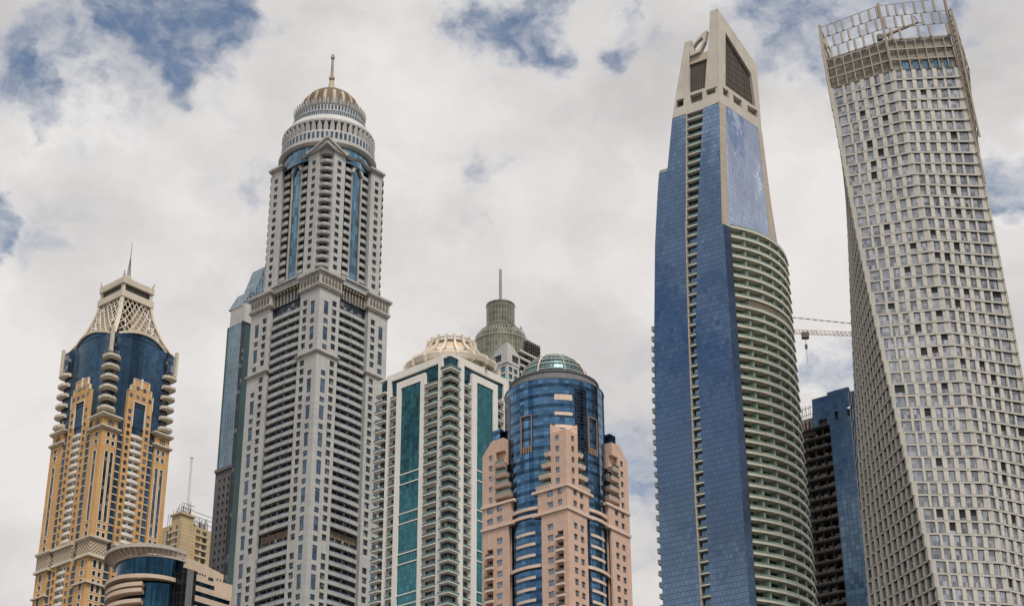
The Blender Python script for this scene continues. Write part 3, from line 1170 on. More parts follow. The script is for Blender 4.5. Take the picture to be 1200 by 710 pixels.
        while z < 293:
            if not 236.5 < z < 244.5:
                q = MB()
                pts = [(13.95 + (Wd - 27.9) * i / 6, -0.1 + 0.5 * math.sin(math.pi * i / 6)) for i in range(7)]
                for i in range(6):
                    (p0, d0), (p1, d1) = pts[i], pts[i + 1]
                    q.hexa([F.p(p0, z, d0), F.p(p1, z, d1), F.p(p1, z, -.9), F.p(p0, z, -.9)], [F.p(p0, z + 1.25, d0), F.p(p1, z + 1.25, d1), F.p(p1, z + 1.25, -.9), F.p(p0, z + 1.25, -.9)])
                w_ = MB()
                w_.fbox(F, 14.3, mid - .5, z + 1.3, z + 2.7, -.95, -.86)
                w_.fbox(F, mid + .5, Wd - 14.3, z + 1.3, z + 2.7, -.95, -.86)
                t.many('balcony', 'balconies', q, M['white_render'], [('door', w_, M['win_dark'])])
            z += FH
        q = MB()
        q.fbox(F, 10.6, Wd - 10.6, 238.6, 244.2, -1.6, .3)
        t.part('carved_frieze', q, M['fancy_frieze'])
        q = MB()
        q.fbox(F, 10.6, Wd - 10.6, 244.2, 245.4, -1.6, .9)
        q.fbox(F, 10.6, Wd - 10.6, 237.4, 238.6, -1.6, .8)
        t.part('cornice', q, cr)
    # bulged blue glass shaft
    def bulge(n=12, w=4.9, k=2.6, off=1.55):
        pts = []
        for (a, b_) in (((w, off), (Wd - w, off)), ((Wd - off, w), (Wd - off, Wd - w)), ((Wd - w, Wd - off), (w, Wd - off)), ((off, Wd - w), (off, w))):
            dx, dy = b_[0] - a[0], b_[1] - a[1]
            l = math.hypot(dx, dy)
            nx, ny = dy / l, -dx / l
            for i in range(n + 1):
                f = i / n
                q = k * (1 - (2 * f - 1) ** 2) - k * .6
                pts.append((a[0] + dx * f + nx * q, a[1] + dy * f + ny * q))
        return pts
    sh = MB()
    sh.prism(bulge(), 291.0, 334.6)
    t.part('glass_shaft', sh, M['tan_glass'])
    # arched cornice: each face rises in the middle
    for fi in range(4):
        pts = bulge()[fi * 13:(fi + 1) * 13]
        q = MB()
        for i in range(12):
            za, zb_ = [334.2 + 2.6 * (1 - (2 * k / 12 - 1) ** 2) for k in (i, i + 1)]
            a, b_ = pts[i], pts[i + 1]
            dx, dy = b_[0] - a[0], b_[1] - a[1]
            l = math.hypot(dx, dy)
            nx, ny = dy / l * .7, -dx / l * .7
            ix, iy = -nx * 6, -ny * 6
            q.hexa([(a[0] + nx, a[1] + ny, za), (b_[0] + nx, b_[1] + ny, zb_), (b_[0] + ix, b_[1] + iy, zb_), (a[0] + ix, a[1] + iy, za)],
                   [(a[0] + nx, a[1] + ny, za + 1.1), (b_[0] + nx, b_[1] + ny, zb_ + 1.1), (b_[0] + ix, b_[1] + iy, zb_ + 1.1), (a[0] + ix, a[1] + iy, za + 1.1)])
        t.part('arched_cornice', q, cr)
        q = MB()
        for i in range(12):
            za, zb_ = [334.2 + 2.6 * (1 - (2 * k / 12 - 1) ** 2) for k in (i, i + 1)]
            q.face([(pts[i][0], pts[i][1], 334.0), (pts[i + 1][0], pts[i + 1][1], 334.0), (pts[i + 1][0], pts[i + 1][1], zb_), (pts[i][0], pts[i][1], za)])
        t.part('arch_glazing', q, M['tan_glass'])
    # corner balcony stacks
    for cx, cy, sx, sy in ((0, 0, 1, 1), (Wd, 0, -1, 1), (0, Wd, 1, -1)):
        z = 299.2
        body = MB()
        e = [(1.4, 5.0), (1.4, 2.6), (2.6, 1.4), (5.0, 1.4), (8, 8)]
        body.prism([(cx + sx * p[0], cy + sy * p[1]) for p in e], 291, 334)
        t.part('corner_glazing', body, M['dark_wall'])
        for k in range(6):
            q = MB()
            oc = [(.4, 5.6), (-.9, 3.8), (-.9, .6), (-.3, -.3), (.6, -.9), (3.8, -.9), (5.6, .4), (6, 6)]
            oc = [(cx + sx * p[0], cy + sy * p[1]) for p in oc]
            inn = [(cx + (p[0] - cx) * .95 + sx * .4, cy + (p[1] - cy) * .95 + sy * .4) for p in oc]
            q.prism(inn, z - .45, z, oc)
            q.prism(oc, z, z + 1.0)
            t.part('corner_balcony', q, cr)
            z += 4.6
        gl = MB()
        gl.prism([(cx + sx * p[0], cy + sy * p[1]) for p in [(0.3, 4.6), (0.3, 1.6), (1.6, .3), (4.6, .3), (6, 6)]], 324.2, 333.0)
        t.part('corner_glazing', gl, M['tan_win'])
        rb = MB()
        rb.box(*(sorted((cx + sx * -.3, cx + sx * .9)) + sorted((cy + sy * -.3, cy + sy * .9))), 324.2, 335.0)
        t.part('corner_post', rb, cr)
    # flared lattice crown
    cc = Wd / 2

    def half(z):
        f = max(0.0, min(1.0, (z - 334.0) / 28.0))
        return 7.7 + 7.7 * (1 - f) ** 2.0
    zl = [334.0, 337, 340, 343, 346, 349, 352, 355, 358, 361, 364]
    for sx, sy in ((-1, -1), (1, -1), (-1, 1), (1, 1)):
        q = MB()
        for k in range(len(zl) - 1):
            ra, rb_ = half(zl[k]), half(zl[k + 1])
            wa, wb = (1.15, 1.05)
            A = (cc + sx * ra, cc + sy * ra)
            B_ = (cc + sx * rb_, cc + sy * rb_)
            q.hexa([(A[0], A[1], zl[k]), (A[0] - sx * wa * 1.2, A[1], zl[k]), (A[0] - sx * wa * 1.2, A[1] - sy * wa * 1.2, zl[k]), (A[0], A[1] - sy * wa * 1.2, zl[k])],
                   [(B_[0], B_[1], zl[k + 1]), (B_[0] - sx * wb * 1.2, B_[1], zl[k + 1]), (B_[0] - sx * wb * 1.2, B_[1] - sy * wb * 1.2, zl[k + 1]), (B_[0], B_[1] - sy * wb * 1.2, zl[k + 1])])
        # pointed horn
        r_ = half(364)
        A = (cc + sx * r_, cc + sy * r_)
        q.hexa([(A[0], A[1], 364), (A[0] - sx * 1.2, A[1], 364), (A[0] - sx * 1.2, A[1] - sy * 1.2, 364), (A[0], A[1] - sy * 1.2, 364)],
               [(A[0] + sx * .5, A[1] + sy * .5, 367.6), (A[0] + sx * .3, A[1] + sy * .5, 367.6), (A[0] + sx * .3, A[1] + sy * .3, 367.6), (A[0] + sx * .5, A[1] + sy * .3, 367.6)])
        t.part('crown_rib', q, cr)
    for s, ax in ((-1, 0), (1, 0), (-1, 1), (1, 1)):
        def P(u, z, off=0.0):
            h = half(z) - .5 - off
            return (cc + u * h, cc + s * h, z) if ax == 0 else (cc + s * h, cc + u * h, z)
        lat = MB()
        zz = [337 + 19.0 * k / 10 for k in range(11)]
        for j in range(-7, 8):
            for dr in (1, -1):
                last = None
                for k in range(11):
                    u = j / 3.4 + dr * (k / 10.0) * 1.25
                    p = P(u, zz[k]) if -0.93 <= u <= 0.93 else None
                    if p and last:
                        lat.tube(last, p, 0.24, 4)
                    last = p
        t.part('lattice', lat, cr)
        if True:
            bk = MB()
            for k in range(6):
                z0, z1 = 336 + k * 3.0, 339 + k * 3.0
                bk.face([P(-.42 + 0.05 * k, z0, 1.6), P(.78, z0, 1.6), P(.78, z1, 1.6), P(-.37 + .05 * k, z1, 1.6)])
            t.part('crown_lining', bk, M['lattice_back'])
        for z0, z1, o_ in ((355.6, 358.6, .25), (362.0, 364.6, .5)):
            q = MB()
            h0 = half(z0) + o_
            pts = [(-h0 + .6, h0), (h0 - .6, h0)]
            for (a0_, a1_) in ((z0, z1),):
                hh = h0
                if ax == 0:
                    q.box(cc - hh, cc + hh, *sorted((cc + s * hh, cc + s * (hh - 1.1))), a0_, a1_)
                else:
                    q.box(*sorted((cc + s * hh, cc + s * (hh - 1.1))), cc - hh + 1.12, cc + hh - 1.12, a0_, a1_)
            t.part('crown_beam', q, cr)
        q = MB()
        h0 = half(360) - .9
        if ax == 0:
            q.box(cc - h0, cc + h0, *sorted((cc + s * h0, cc + s * (h0 - .3))), 358.6, 362.0)
        else:
            q.box(*sorted((cc + s * h0, cc + s * (h0 - .3))), cc - h0 + .35, cc + h0 - .35, 358.6, 362.0)
        t.part('crown_louver', q, M['dark_steel'])
    q = MB()
    q.prism([(cc - 7, cc - 7), (cc + 7, cc - 7), (cc + 7, cc + 7), (cc - 7, cc + 7)], 362.5, 363.5)
    q.lathe((cc, cc), [(4.2, 363.4), (3.2, 366.4), (1.4, 367.0), (1.4, 367.6)], 24)
    t.part('crown_roof', q, cr)
    q = MB()
    q.lathe((cc, cc), [(0.3, 367.2), (1.1, 367.8), (1.45, 369.0), (1.1, 370.2), (.3, 370.9)], 18)
    t.part('finial_ball', q, M['gold'])
    q = MB()
    for k in range(3):
        a = k * 120
        dx, dy = math.cos(R(a)), math.sin(R(a))
        q.tube((cc + dx * .9, cc + dy * .9, 370.5), (cc + dx * .12, cc + dy * .12, 379.5), .13, 5)
    for z in frange(371.5, 379, 1.1):
        r_ = .9 - .75 * (z - 370.5) / 9
        for k in range(3):
            a, b_ = k * 120, k * 120 + 120
            q.tube((cc + math.cos(R(a)) * r_, cc + math.sin(R(a)) * r_, z), (cc + math.cos(R(b_)) * r_, cc + math.sin(R(b_)) * r_, z + .5), .08, 4)
    q.tube((cc, cc, 371), (cc, cc, 387.5), .22, 6, .1)
    t.part('spire', q, M['dark_steel'])
    return t

# ================================================================== white and teal apartment tower
M['white'] = stone('white_painted_concrete', (0.75, 0.725, 0.67), 0.8, None, 0.8, 0.07, 0.14)
M['teal'] = curtain('teal_glass', (0.055, 0.185, 0.215), 1.25, 1.7, 0.09, (0.015, 0.045, 0.05), 1.0, 0.06, 0.012, 0.2, 0.02, (0.048, 0.165, 0.19), 0.0, 0.13)
M['teal_rail'] = pane('green_rail_glass', (0.115, 0.18, 0.175), 0.65, 0.12, 0.2, (1.5, 3.0), 0.02)
M['teal_win'] = pane('apartment_window', (0.03, 0.05, 0.056), 0.65, 0.07, 0.6, (1.3, 1.7), 0.03, (1.3, 3.4, 0.09), (0.2, 0.2, 0.19), 0.06, (0.24, 0.23, 0.21))
M['teal_dark'] = curtain('dark_teal_glass', (0.04, 0.12, 0.155), 1.2, 1.7, 0.06, (0.02, 0.04, 0.05), 1.0, 0.07, 0.01, 0.3, 0.02)
M['crown_cream'] = stone('crown_cream_paint', (0.60, 0.535, 0.445), 0.75, None, 0.8, 0.1, 0.2)
M['crown_peach'] = stone('crown_peach_paint', (0.54, 0.42, 0.30), 0.75, None, 0.8, 0.12, 0.15)


def white_tower():
    t = Thing('white_apartment_tower', 'white apartment tower with tall teal glass panels and a cream ribbed crown ring', 'skyscraper', (-19.9, 520.0, 0), 49.6)
    wh = M['white']
    WR, WL = 28.6, 32.0
    FHT = 3.4
    m = MB()
    m.box(2.2, WR - 2.2, 2.2, WL - 2.2, 0, 255.5)
    t.part('core', m, M['teal_win'])
    zs = [252.2 - FHT * k for k in range(31)]
    ztop, zbot = 258.0, 120.0
    lines = [(221.0 - 13.35 * k, 217.6 - 13.35 * k) for k in range(6)]
    for F, W, lay in ((FR, WR, dict(p0=(4.2, 6.7), frameL=(10.2, 12.6), teal=(12.6, 20.6), frameR=(20.6, 22.8), p1=(26.2, 28.6))),
                      (FL, WL, dict(p0=(3.5, 5.3), frameL=(10.9, 12.8), teal=(12.8, 21.5), frameR=(21.5, 23.5), p1=(26.4, 28.2)))):
        fr = MB()
        top = 251.5
        fr.fbox(F, *lay['frameL'], zbot, 254.0, -2.0, 0.35)
        fr.fbox(F, *lay['frameR'], zbot, 254.0, -2.0, 0.35)
        fr.fbox(F, lay['frameL'][1], lay['frameR'][0], top, 254.0, -2.0, 0.35)
        t.part('panel_frame', fr, wh)
        gl = MB()
        gl.fbox(F, *lay['teal'], zbot, top, -1.5, -0.1)
        t.part('teal_panel', gl, M['teal'])
        for a, b_ in lines:
            q = MB()
            q.fbox(F, *lay['teal'], a - .18, a + .18, -.1, 0.2)
            q.fbox(F, *lay['teal'], b_ - .18, b_ + .18, -.1, 0.2)
            t.part('panel_stripe', q, wh)
        pl = MB()
        pl.fbox(F, *lay['p0'], zbot, ztop, -2.4, 0.02)
        t.part('pillar', pl, wh)
        pl = MB()
        pl.fbox(F, *lay['p1'], zbot if F is FL else zbot, ztop, -2.4, 0.02)
        t.part('pillar', pl, wh)
        # dark glass storey under the roof frame
        gl = MB()
        gl.fbox(F, lay['p0'][1], lay['p1'][0], 250.9, 255.6, -1.6, -0.7)
        t.part('top_glazing', gl, M['teal_dark'])
        rf = MB()
        a = lay['p0'][1] if F is FL else lay['p0'][1]
        rf.fbox(F, a, lay['p1'][0], 255.6, ztop, -2.4, 0.0)
        t.part('roof_frame', rf, wh)
        # window strips between pillar and panel frame, storey by storey
        for z in zs:
            for ua, ub in ((lay['p0'][1], lay['frameL'][0]), (lay['frameR'][1], lay['p1'][0])):
                if z > 251.5:
                    continue
                q = MB()
                q.fbox(F, ua, ub, z - .28, z, -2.2, 0.6 if F is FL else 0.15)
                wide = F is FL
                w0, w1 = ua + .6, ub - .45
                q.fbox(F, ua, w0, z, z + FHT - .34, -2.2, -0.9)
                q.fbox(F, w1, ub, z, z + FHT - .34, -2.2, -0.9)
                q.fbox(F, w0, w1, z + 2.6, z + FHT - .34, -2.2, -0.9)
                if not wide:
                    q.fbox(F, w0, w1, z, z + .75, -2.2, -0.9)
                w_ = MB()
                w_.fbox(F, w0, w1, z + (0.0 if wide else .75), z + 2.6, -1.6, -1.15)
                rl = MB()
                rl.fbox(F, ua + .05, ub - .05, z + .02, z + (0.8 if wide else .6), 0.42 if wide else 0.0, 0.47 if wide else .05)
                t.many('balcony', 'balconies', q, wh, [('window', w_, M['teal_win']), ('railing', rl, M['teal_rail'])])
    # wrap-round corner balconies: the near corner and the two side corners
    corners = [((0, 0), [(FL, 0, 3.5, 10.9), (FR, 0, 4.2, 4.2)])]
    for z in zs[1:]:
        q = MB()
        q.prism([(-1.0, -1.0), (4.18, -1.0), (4.18, 2.4), (2.4, 3.48), (-1.0, 3.48)], z - .27, z)
        w_ = MB()
        w_.prism([(.75, .75), (4.18, .75), (4.18, 2.6), (2.6, 3.48), (.75, 3.48)], z, z + FHT - .34)
        rl = MB()
        rl.fbox(FL, -.95, 3.48, z + .02, z + .68, .92, .97)
        rl.fbox(FR, -.9, 4.18, z + .02, z + .68, .92, .97)
        t.many('corner_balcony', 'corner_balconies', q, wh, [('glazing', w_, M['teal_win']), ('railing', rl, M['teal_rail'])])
        # left end
        q = MB()
        q.prism([(-1.0, 28.22), (2.4, 28.22), (2.4, WL + 1.0), (-1.0, WL + 1.0)], z - .27, z)
        w_ = MB()
        w_.prism([(.75, 28.22), (2.4, 28.22), (2.4, WL - 1.0), (.75, WL - 1.0)], z, z + FHT - .34)
        rl = MB()
        rl.fbox(FL, 28.22, WL + .9, z + .02, z + .68, .92, .97)
        t.many('corner_balcony', 'corner_balconies', q, wh, [('glazing', w_, M['teal_win']), ('railing', rl, M['teal_rail'])])
    gl = MB()
    gl.prism([(.75, .75), (4.18, .75), (4.18, 2.6), (2.6, 3.48), (.75, 3.48)], 252.2, 256.9)
    gl.prism([(.4, 28.22), (3, 28.22), (3, WL - 1), (.4, WL - 1)], 252.2, 256.2)
    t.part('top_glazing', gl, M['teal_dark'])
    q = MB()
    q.prism([(-1.0, -1.0), (4.18, -1.0), (4.18, 2.4), (2.4, 3.48), (-1.0, 3.48)], 251.86, 252.2)
    q.prism([(-1.0, 28.22), (2.4, 28.22), (2.4, WL + 1), (-1.0, WL + 1)], 251.86, 252.2)
    rl = MB()
    rl.fbox(FL, -.95, 3.48, 252.2, 253.3, .92, .97)
    rl.fbox(FR, -.9, 4.18, 252.2, 253.3, .92, .97)
    t.part('corner_balcony', q, wh, [('railing', rl, M['teal_rail'])])
    q = MB()
    q.prism([(0.3, 0.3), (WR, .3), (WR, WL), (0.3, WL)], 256.95, 257.7)
    t.part('roof', q, wh)
    # ribbed crown ring
    c = (16.6, 14.9)
    cr = M['crown_cream']
    m = MB()
    m.lathe(c, [(9.4, 257.6), (9.4, 259.8)], 40)
    t.part('crown_base', m, cr)
    m = MB()
    m.lathe(c, [(14.2, 259.8), (15.6, 259.8), (15.9, 261.5), (14.5, 262.0), (14.2, 259.8)], 64, smooth=False)
    m.lathe(c, [(11.4, 262.8), (12.7, 262.6), (12.9, 263.7), (11.6, 264.1), (11.4, 262.8)], 64, smooth=False)
    m.lathe(c, [(7.5, 269.6), (8.3, 269.6), (8.3, 270.0), (7.5, 270.0), (7.5, 269.6)], 48, smooth=False)
    m.lathe(c, [(7.3, 270.9), (7.9, 270.9), (7.9, 271.2), (7.3, 271.2), (7.3, 270.9)], 48, smooth=False)
    t.part('crown_ring', m, cr)
    m = MB()
    m.lathe(c, [(15.2, 261.7), (12.6, 263.6)], 64)
    m.lathe(c, [(10.6, 265.4), (8.9, 267.1), (8.0, 268.5), (7.7, 269.5)], 64)
    t.part('crown_shell', m, M['crown_peach'])
    N = 18
    for i in range(N):
        a = 360.0 * (i + .5) / N
        ca, sa = math.cos(R(a)), math.sin(R(a))
        F = Fr(c, (ca, sa), (-sa, ca))
        q = MB()
        q.plate(F, [(13.8, 259.1), (16.3, 259.1), (16.5, 260.9), (15.7, 262.6), (12.8, 264.5), (10.9, 266.2), (9.4, 268.0), (8.6, 269.7), (8.4, 271.8), (7.3, 271.8), (7.4, 269.3), (8.4, 267.0), (10.2, 264.9), (12.0, 263.4), (13.8, 261.9)], [], -.38, .38)
        t.part('crown_rib', q, cr)
        if i % 2 == 0:
            q = MB()
            q.tube((c[0] + 13.2 * ca, c[1] + 13.2 * sa, 257.5), (c[0] + 13.2 * ca, c[1] + 13.2 * sa, 262.6), .35, 8)
            t.part('crown_post', q, cr)
    return t


# ================================================================== pink stone tower with the blue glass drum
M['pink'] = stone('pink_stone', (0.59, 0.41, 0.32), 0.8, (1.1, 0.55, 0.05), 0.86, 0.12, 0.12)
M['pink_band'] = stone('pale_pink_stone', (0.66, 0.51, 0.42), 0.8, None, 0.8, 0.1, 0.15)
M['pink_glass'] = curtain('blue_drum_glass', (0.085, 0.18, 0.30), 1.56, 1.09, 0.05, (0.01, 0.02, 0.035), 1.0, 0.05, 0.02, 0.22, 0.09, (0.07, 0.155, 0.265), 0.0, None, (3.27, 0.36, 0.45), (0.16, 0.16, 0.012))
M['pink_win'] = pane('blue_grey_window', (0.15, 0.19, 0.25), 0.8, 0.07, 0.3, (0.9, 1.0), 0.03, (0.85, 1.6, 0.06), (0.5, 0.5, 0.5))
M['cap_grey'] = stone('grey_cap_ring', (0.17, 0.17, 0.175), 0.6, (2.4, 20, .1), 0.85, 0.1, 0.15)
M['dome_glass'] = curtain('green_dome_glass', (0.06, 0.13, 0.145), 1.4, 1.25, 0.12, (0.30, 0.34, 0.31), 0.75, 0.3, 0.02, 0.4, 0.03, None, 0.0, 0.08)


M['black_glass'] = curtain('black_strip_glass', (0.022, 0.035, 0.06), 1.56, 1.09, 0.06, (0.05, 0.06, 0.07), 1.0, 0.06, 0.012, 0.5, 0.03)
M['sage_white'] = stone('sage_frame_paint', (0.46, 0.50, 0.45), 0.6)


def pink_tower():
    t = Thing('drum_tower', 'pink stone tower with a blue glass drum and a green glass dome on top', 'skyscraper', (12.86, 399.5, 0.9), 52.0)
    t.o.scale = (0.85, 0.85, 0.85)
    t.mw = t.mw @ Matrix.Scale(0.85, 4)
    Wd = 30.6
    pk, bd = M['pink'], M['pink_band']
    FHT = 3.27
    c = (15.3, 15.3)
    RD = 14.9
    m = MB()
    m.lathe(c, [(RD, 0), (RD, 228.3)], 60, smooth=False)
    t.part('glass_drum', m, M['pink_glass'])
    m = MB()
    m.lathe(c, [(RD + .12, 228.3), (RD + .12, 228.6), (13.5, 228.7), (13.3, 231.2), (13.6, 231.3), (13.6, 231.7), (11.2, 231.9), (11.0, 231.5), (0, 231.5)], 72, smooth=False)
    t.part('cap_ring', m, M['cap_grey'])
    m = MB()
    prof = [(10.5 * math.cos(R(k * 7.5)), 231.6 + 10.4 * math.sin(R(k * 7.5))) for k in range(0, 13)]
    prof[-1] = (0.0, prof[-1][1])
    m.lathe(c, prof, 48, smooth=False)
    t.part('glass_dome', m, M['dome_glass'])
    for i in range(8):
        a = 360.0 * i / 8 + 10
        q = MB()
        pts = [(10.7 * math.cos(R(k * 7.5)), 231.6 + 10.55 * math.sin(R(k * 7.5))) for k in range(0, 12)]
        for k in range(11):
            (r0, z0), (r1, z1) = pts[k], pts[k + 1]
            q.tube((c[0] + r0 * math.cos(R(a)), c[1] + r0 * math.sin(R(a)), z0), (c[0] + r1 * math.cos(R(a)), c[1] + r1 * math.sin(R(a)), z1), .13 if i % 2 else .26, 5)
        t.part('dome_rib', q, bd if i % 2 == 0 else M['sage_white'])
    for k in range(1, 7):
        a = k * 11.5
        q = MB()
        q.lathe(c, [(10.65 * math.cos(R(a)), 231.5 + 10.5 * math.sin(R(a))), (10.65 * math.cos(R(a)) + .2, 231.6 + 10.5 * math.sin(R(a))), (10.65 * math.cos(R(a)), 231.82 + 10.5 * math.sin(R(a)))], 48)
        t.part('dome_hoop', q, M['sage_white'])
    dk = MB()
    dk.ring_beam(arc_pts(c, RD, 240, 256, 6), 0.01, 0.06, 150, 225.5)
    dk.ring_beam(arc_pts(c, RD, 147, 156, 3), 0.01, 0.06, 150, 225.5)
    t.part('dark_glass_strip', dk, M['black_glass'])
    # cream spandrel dashes and belts on the drum
    def drum_arc(a0, a1, z0, z1, out, nm, mat):
        q = MB()
        n = max(3, int(abs(a1 - a0) / 4))
        q.ring_beam(arc_pts(c, RD, a0, a1, n), 0.02, out, z0, z1)
        t.part(nm, q, mat)
    for z in (222.2, 217.0, 213.0):
        drum_arc(225 + 2 - 10.2, 225 + 2 + 10.2, z - (.9 if z > 220 else .5), z + (.9 if z > 220 else .5), .12, 'spandrel_bar', bd)
    for mid, base in ((180, 0), (270, 1)):
        z = 183.0 - FHT * .6
        k = 0
        while z > 140:
            if not 169.5 < z < 173.0:
                drum_arc(mid - 13.0, mid + 13.0, z - .42, z + .42, .12, 'spandrel_bar', bd)
            z -= FHT
        for z0 in (188.2, 186.0, 171.0, 150.5):
            drum_arc(mid - 40, mid + 40, z0 - .45, z0 + .45, .7, 'drum_belt', bd)
        # framed recess with small teeth under it
        s = -1 if mid == 180 else 1
        am = mid - s * -6.0 if mid == 180 else mid - 8
        am = 183.0 if mid == 180 else 264.0
        F = Fr((c[0] + RD * math.cos(R(am)), c[1] + RD * math.sin(R(am))), (-math.sin(R(am)), math.cos(R(am))), (math.cos(R(am)), math.sin(R(am))))
        q = MB()
        q.fbox(F, -1.95, -1.65, 207.6, 217.4, -.5, .3)
        q.fbox(F, 1.75, 1.9, 207.6, 217.4, -.5, .3)
        q.fbox(F, -1.65, 1.75, 217.1, 217.4, -.5, .3)
        for k in range(5):
            q.fbox(F, -1.9 + k * .85, -1.6 + k * .85, 205.6, 207.6, -.4, .4)
        t.part('glass_frame', q, stone('brown_frame', (0.30, 0.2, 0.15)) if 'brown_frame' not in bpy.data.materials else bpy.data.materials['brown_frame'])
    # dark reveal strips where the piers meet the drum
    # ---- pink piers
    def pier_face(F, cols, z0, z1, us_edge, pm, balc=None):
        """cols = list of (u0, u1) windows; balc = (u0, u1) recessed balcony column"""
        edges = [us_edge[0]] + [(cols[i][1] + cols[i + 1][0]) / 2 for i in range(len(cols) - 1)] + [us_edge[1]]
        for ci, (a, b_) in enumerate(cols):
            zs, holes = [z0], set()
            z = 193.3 - FHT * math.floor((193.3 - z0 - .4) / FHT)
            isb = balc is not None and (a, b_) == balc
            while z + 1.7 < z1 - .2:
                top = z + (2.35 if isb and z < 180 else 1.8)
                if isb and 180 < z < 190:
                    z += FHT
                    continue
                zs += [z, top]
                holes.add((1, len(zs) - 2))
                dep = 1.3 if isb and z < 180 else .28
                w_ = MB()
                w_.fbox(F, a, b_, z, top, -dep - .1, -dep + .02)
                if isb and z < 180:
                    rl = MB()
                    rl.fbox(F, a - .25, b_ + .25, z - .55, z + .15, -.2, .75)
                    r2 = MB()
                    r2.fbox(F, a - .2, b_ + .2, z + .16, z + .95, .62, .68)
                    t.many('balcony', 'balconies', rl, bd, [('window', w_, M['win_dark']), ('railing', r2, M['dark_steel'])])
                else:
                    t.many('window', 'windows', w_, M['pink_win'])
                z += FHT
            zs.append(z1)
            pm.wall(F, [edges[ci], a, b_, edges[ci + 1]], zs, holes, 1.3 if isb else .28, 0.0, 1.4 if isb else .6)
    # corner pier near the camera
    m = MB()
    m.box(1.42, 9.2, 1.42, 9.2, 0, 185.2)
    pier_face(FR, [(2.9, 4.6), (6.0, 7.7)], 130, 185.2, (0, 9.2), m)
    pier_face(FL, [(1.6, 3.7), (5.1, 7.1)], 130, 185.2, (0, 9.2), m, (1.6, 3.7))
    t.part('corner_pier', m, pk)
    m = MB()
    m.box(.62, 10.4, .62, 10.4, 185.9, 192.0)
    pier_face(FR, [(2.9, 4.6), (6.0, 7.7)], 185.9, 192.0, (0, 10.4), m)
    pier_face(FL, [(1.8, 3.3), (5.0, 7.0)], 185.9, 192.0, (0, 10.4), m)
    t.part('corner_pier', m, pk)
    for z, e in ((192.4, 12.3), (185.55, 12.2)):
        q = MB()
        q.prism([(-.35, -.35), (e, -.35), (e, 1.6), (5.5, 5.5), (1.6, e), (-.35, e)], z - .4, z + .4)
        t.part('ledge', q, bd)
    m = MB()
    m.box(.62, 5.4, .62, 5.4, 192.8, 209.4)
    pier_face(FR, [(2.5, 3.9)], 192.8, 209.4, (0, 5.6), m)
    pier_face(FL, [(2.5, 3.9)], 192.8, 209.4, (0, 5.6), m)
    m.hexa([(0, 0, 209.4), (5.6, 0, 209.4), (5.6, 5.6, 209.4), (0, 5.6, 209.4)], [(1.9, 1.9, 209.9), (5.6, .0, 212.3), (5.6, 5.6, 212.6), (0.0, 5.6, 212.3)])
    t.part('upper_pier', m, pk)
    for k in range(4):
        z = 202.9 - 3.25 * k
        e = 7.4 + 1.05 * k
        q = MB()
        q.prism([(5.65, -.3), (e, -.3), (e - .2, 1.9), (5.65, 2.6)], z - .5, z + .75, [(5.65, -.5), (e + .3, -.5), (e, 1.9), (5.65, 2.6)])
        q.prism([(-.3, 5.65), (2.6, 5.65), (1.9, e - .2), (-.3, e)], z - .5, z + .75, [(-.5, 5.65), (2.6, 5.65), (1.9, e), (-.5, e + .3)])
        rl = MB()
        rl.fbox(FR, 5.7, e + .1, z + .76, z + 1.5, .3, .36)
        rl.fbox(FL, 5.7, e + .1, z + .76, z + 1.5, .3, .36)
        t.part('fan_balcony', q, bd, [('railing', rl, M['teal_rail'])])
        q = MB()
        q.prism([(5.65, 1.2), (e - .6, 1.2), (e - .6, 3.0), (5.65, 3.4)], z + .76, z + 2.74)
        q.prism([(1.2, 5.65), (3.4, 5.65), (3.0, e - .6), (1.2, e - .6)], z + .76, z + 2.74)
        t.part('balcony_glazing', q, M['win_dark'])
    # side piers
    for F, key in ((FR, 'right'), (FL, 'left')):
        fl = (lambda pts: pts) if key == 'right' else (lambda pts: [(p[1], p[0]) for p in pts])
        E = Wd
        m = MB()
        m.prism(fl([(E - 9.6, 1.42), (E, 1.42), (E, 9), (E - 9.6, 9)]), 0, 185.2)
        cols = [(23.2, 24.9), (26.4, 28.1)] if key == 'right' else [(23.2, 25.2), (26.6, 28.8)]
        pier_face(F, cols, 130, 185.2, (E - 9.6, E), m, None if key == 'right' else cols[1])
        t.part('side_pier', m, pk)
        m = MB()
        m.prism(fl([(E - 10.6, .62), (E, .62), (E, 9), (E - 10.6, 9)]), 185.9, 192.0)
        pier_face(F, cols, 185.9, 192.0, (E - 10.6, E), m)
        t.part('side_pier', m, pk)
        m = MB()
        m.prism(fl([(E - 5.0, .62), (E, .62), (E, 8), (E - 5.0, 8)]), 192.8, 208.6)
        pier_face(F, [(26.8, 28.2)], 192.8, 208.6, (E - 5.0, E), m)
        m.plate(F, [(E - 8.0, 208.6), (E, 208.6), (E - 3.6, 212.6), (E - 8.0, 212.6)], [], -3.0, 0.0)
        m.fbox(F, E - 8.0, E - 5.0, 204.8, 208.6, -3, -1.2)
        t.part('upper_pier', m, pk)
        for z, e0 in ((192.4, E - 11.8), (185.55, E - 11.6)):
            q = MB()
            q.prism(fl([(e0, -.35), (E + .3, -.35), (E + .3, 3.0), (e0, 1.2)]), z - .4, z + .4)
            t.part('ledge', q, bd)
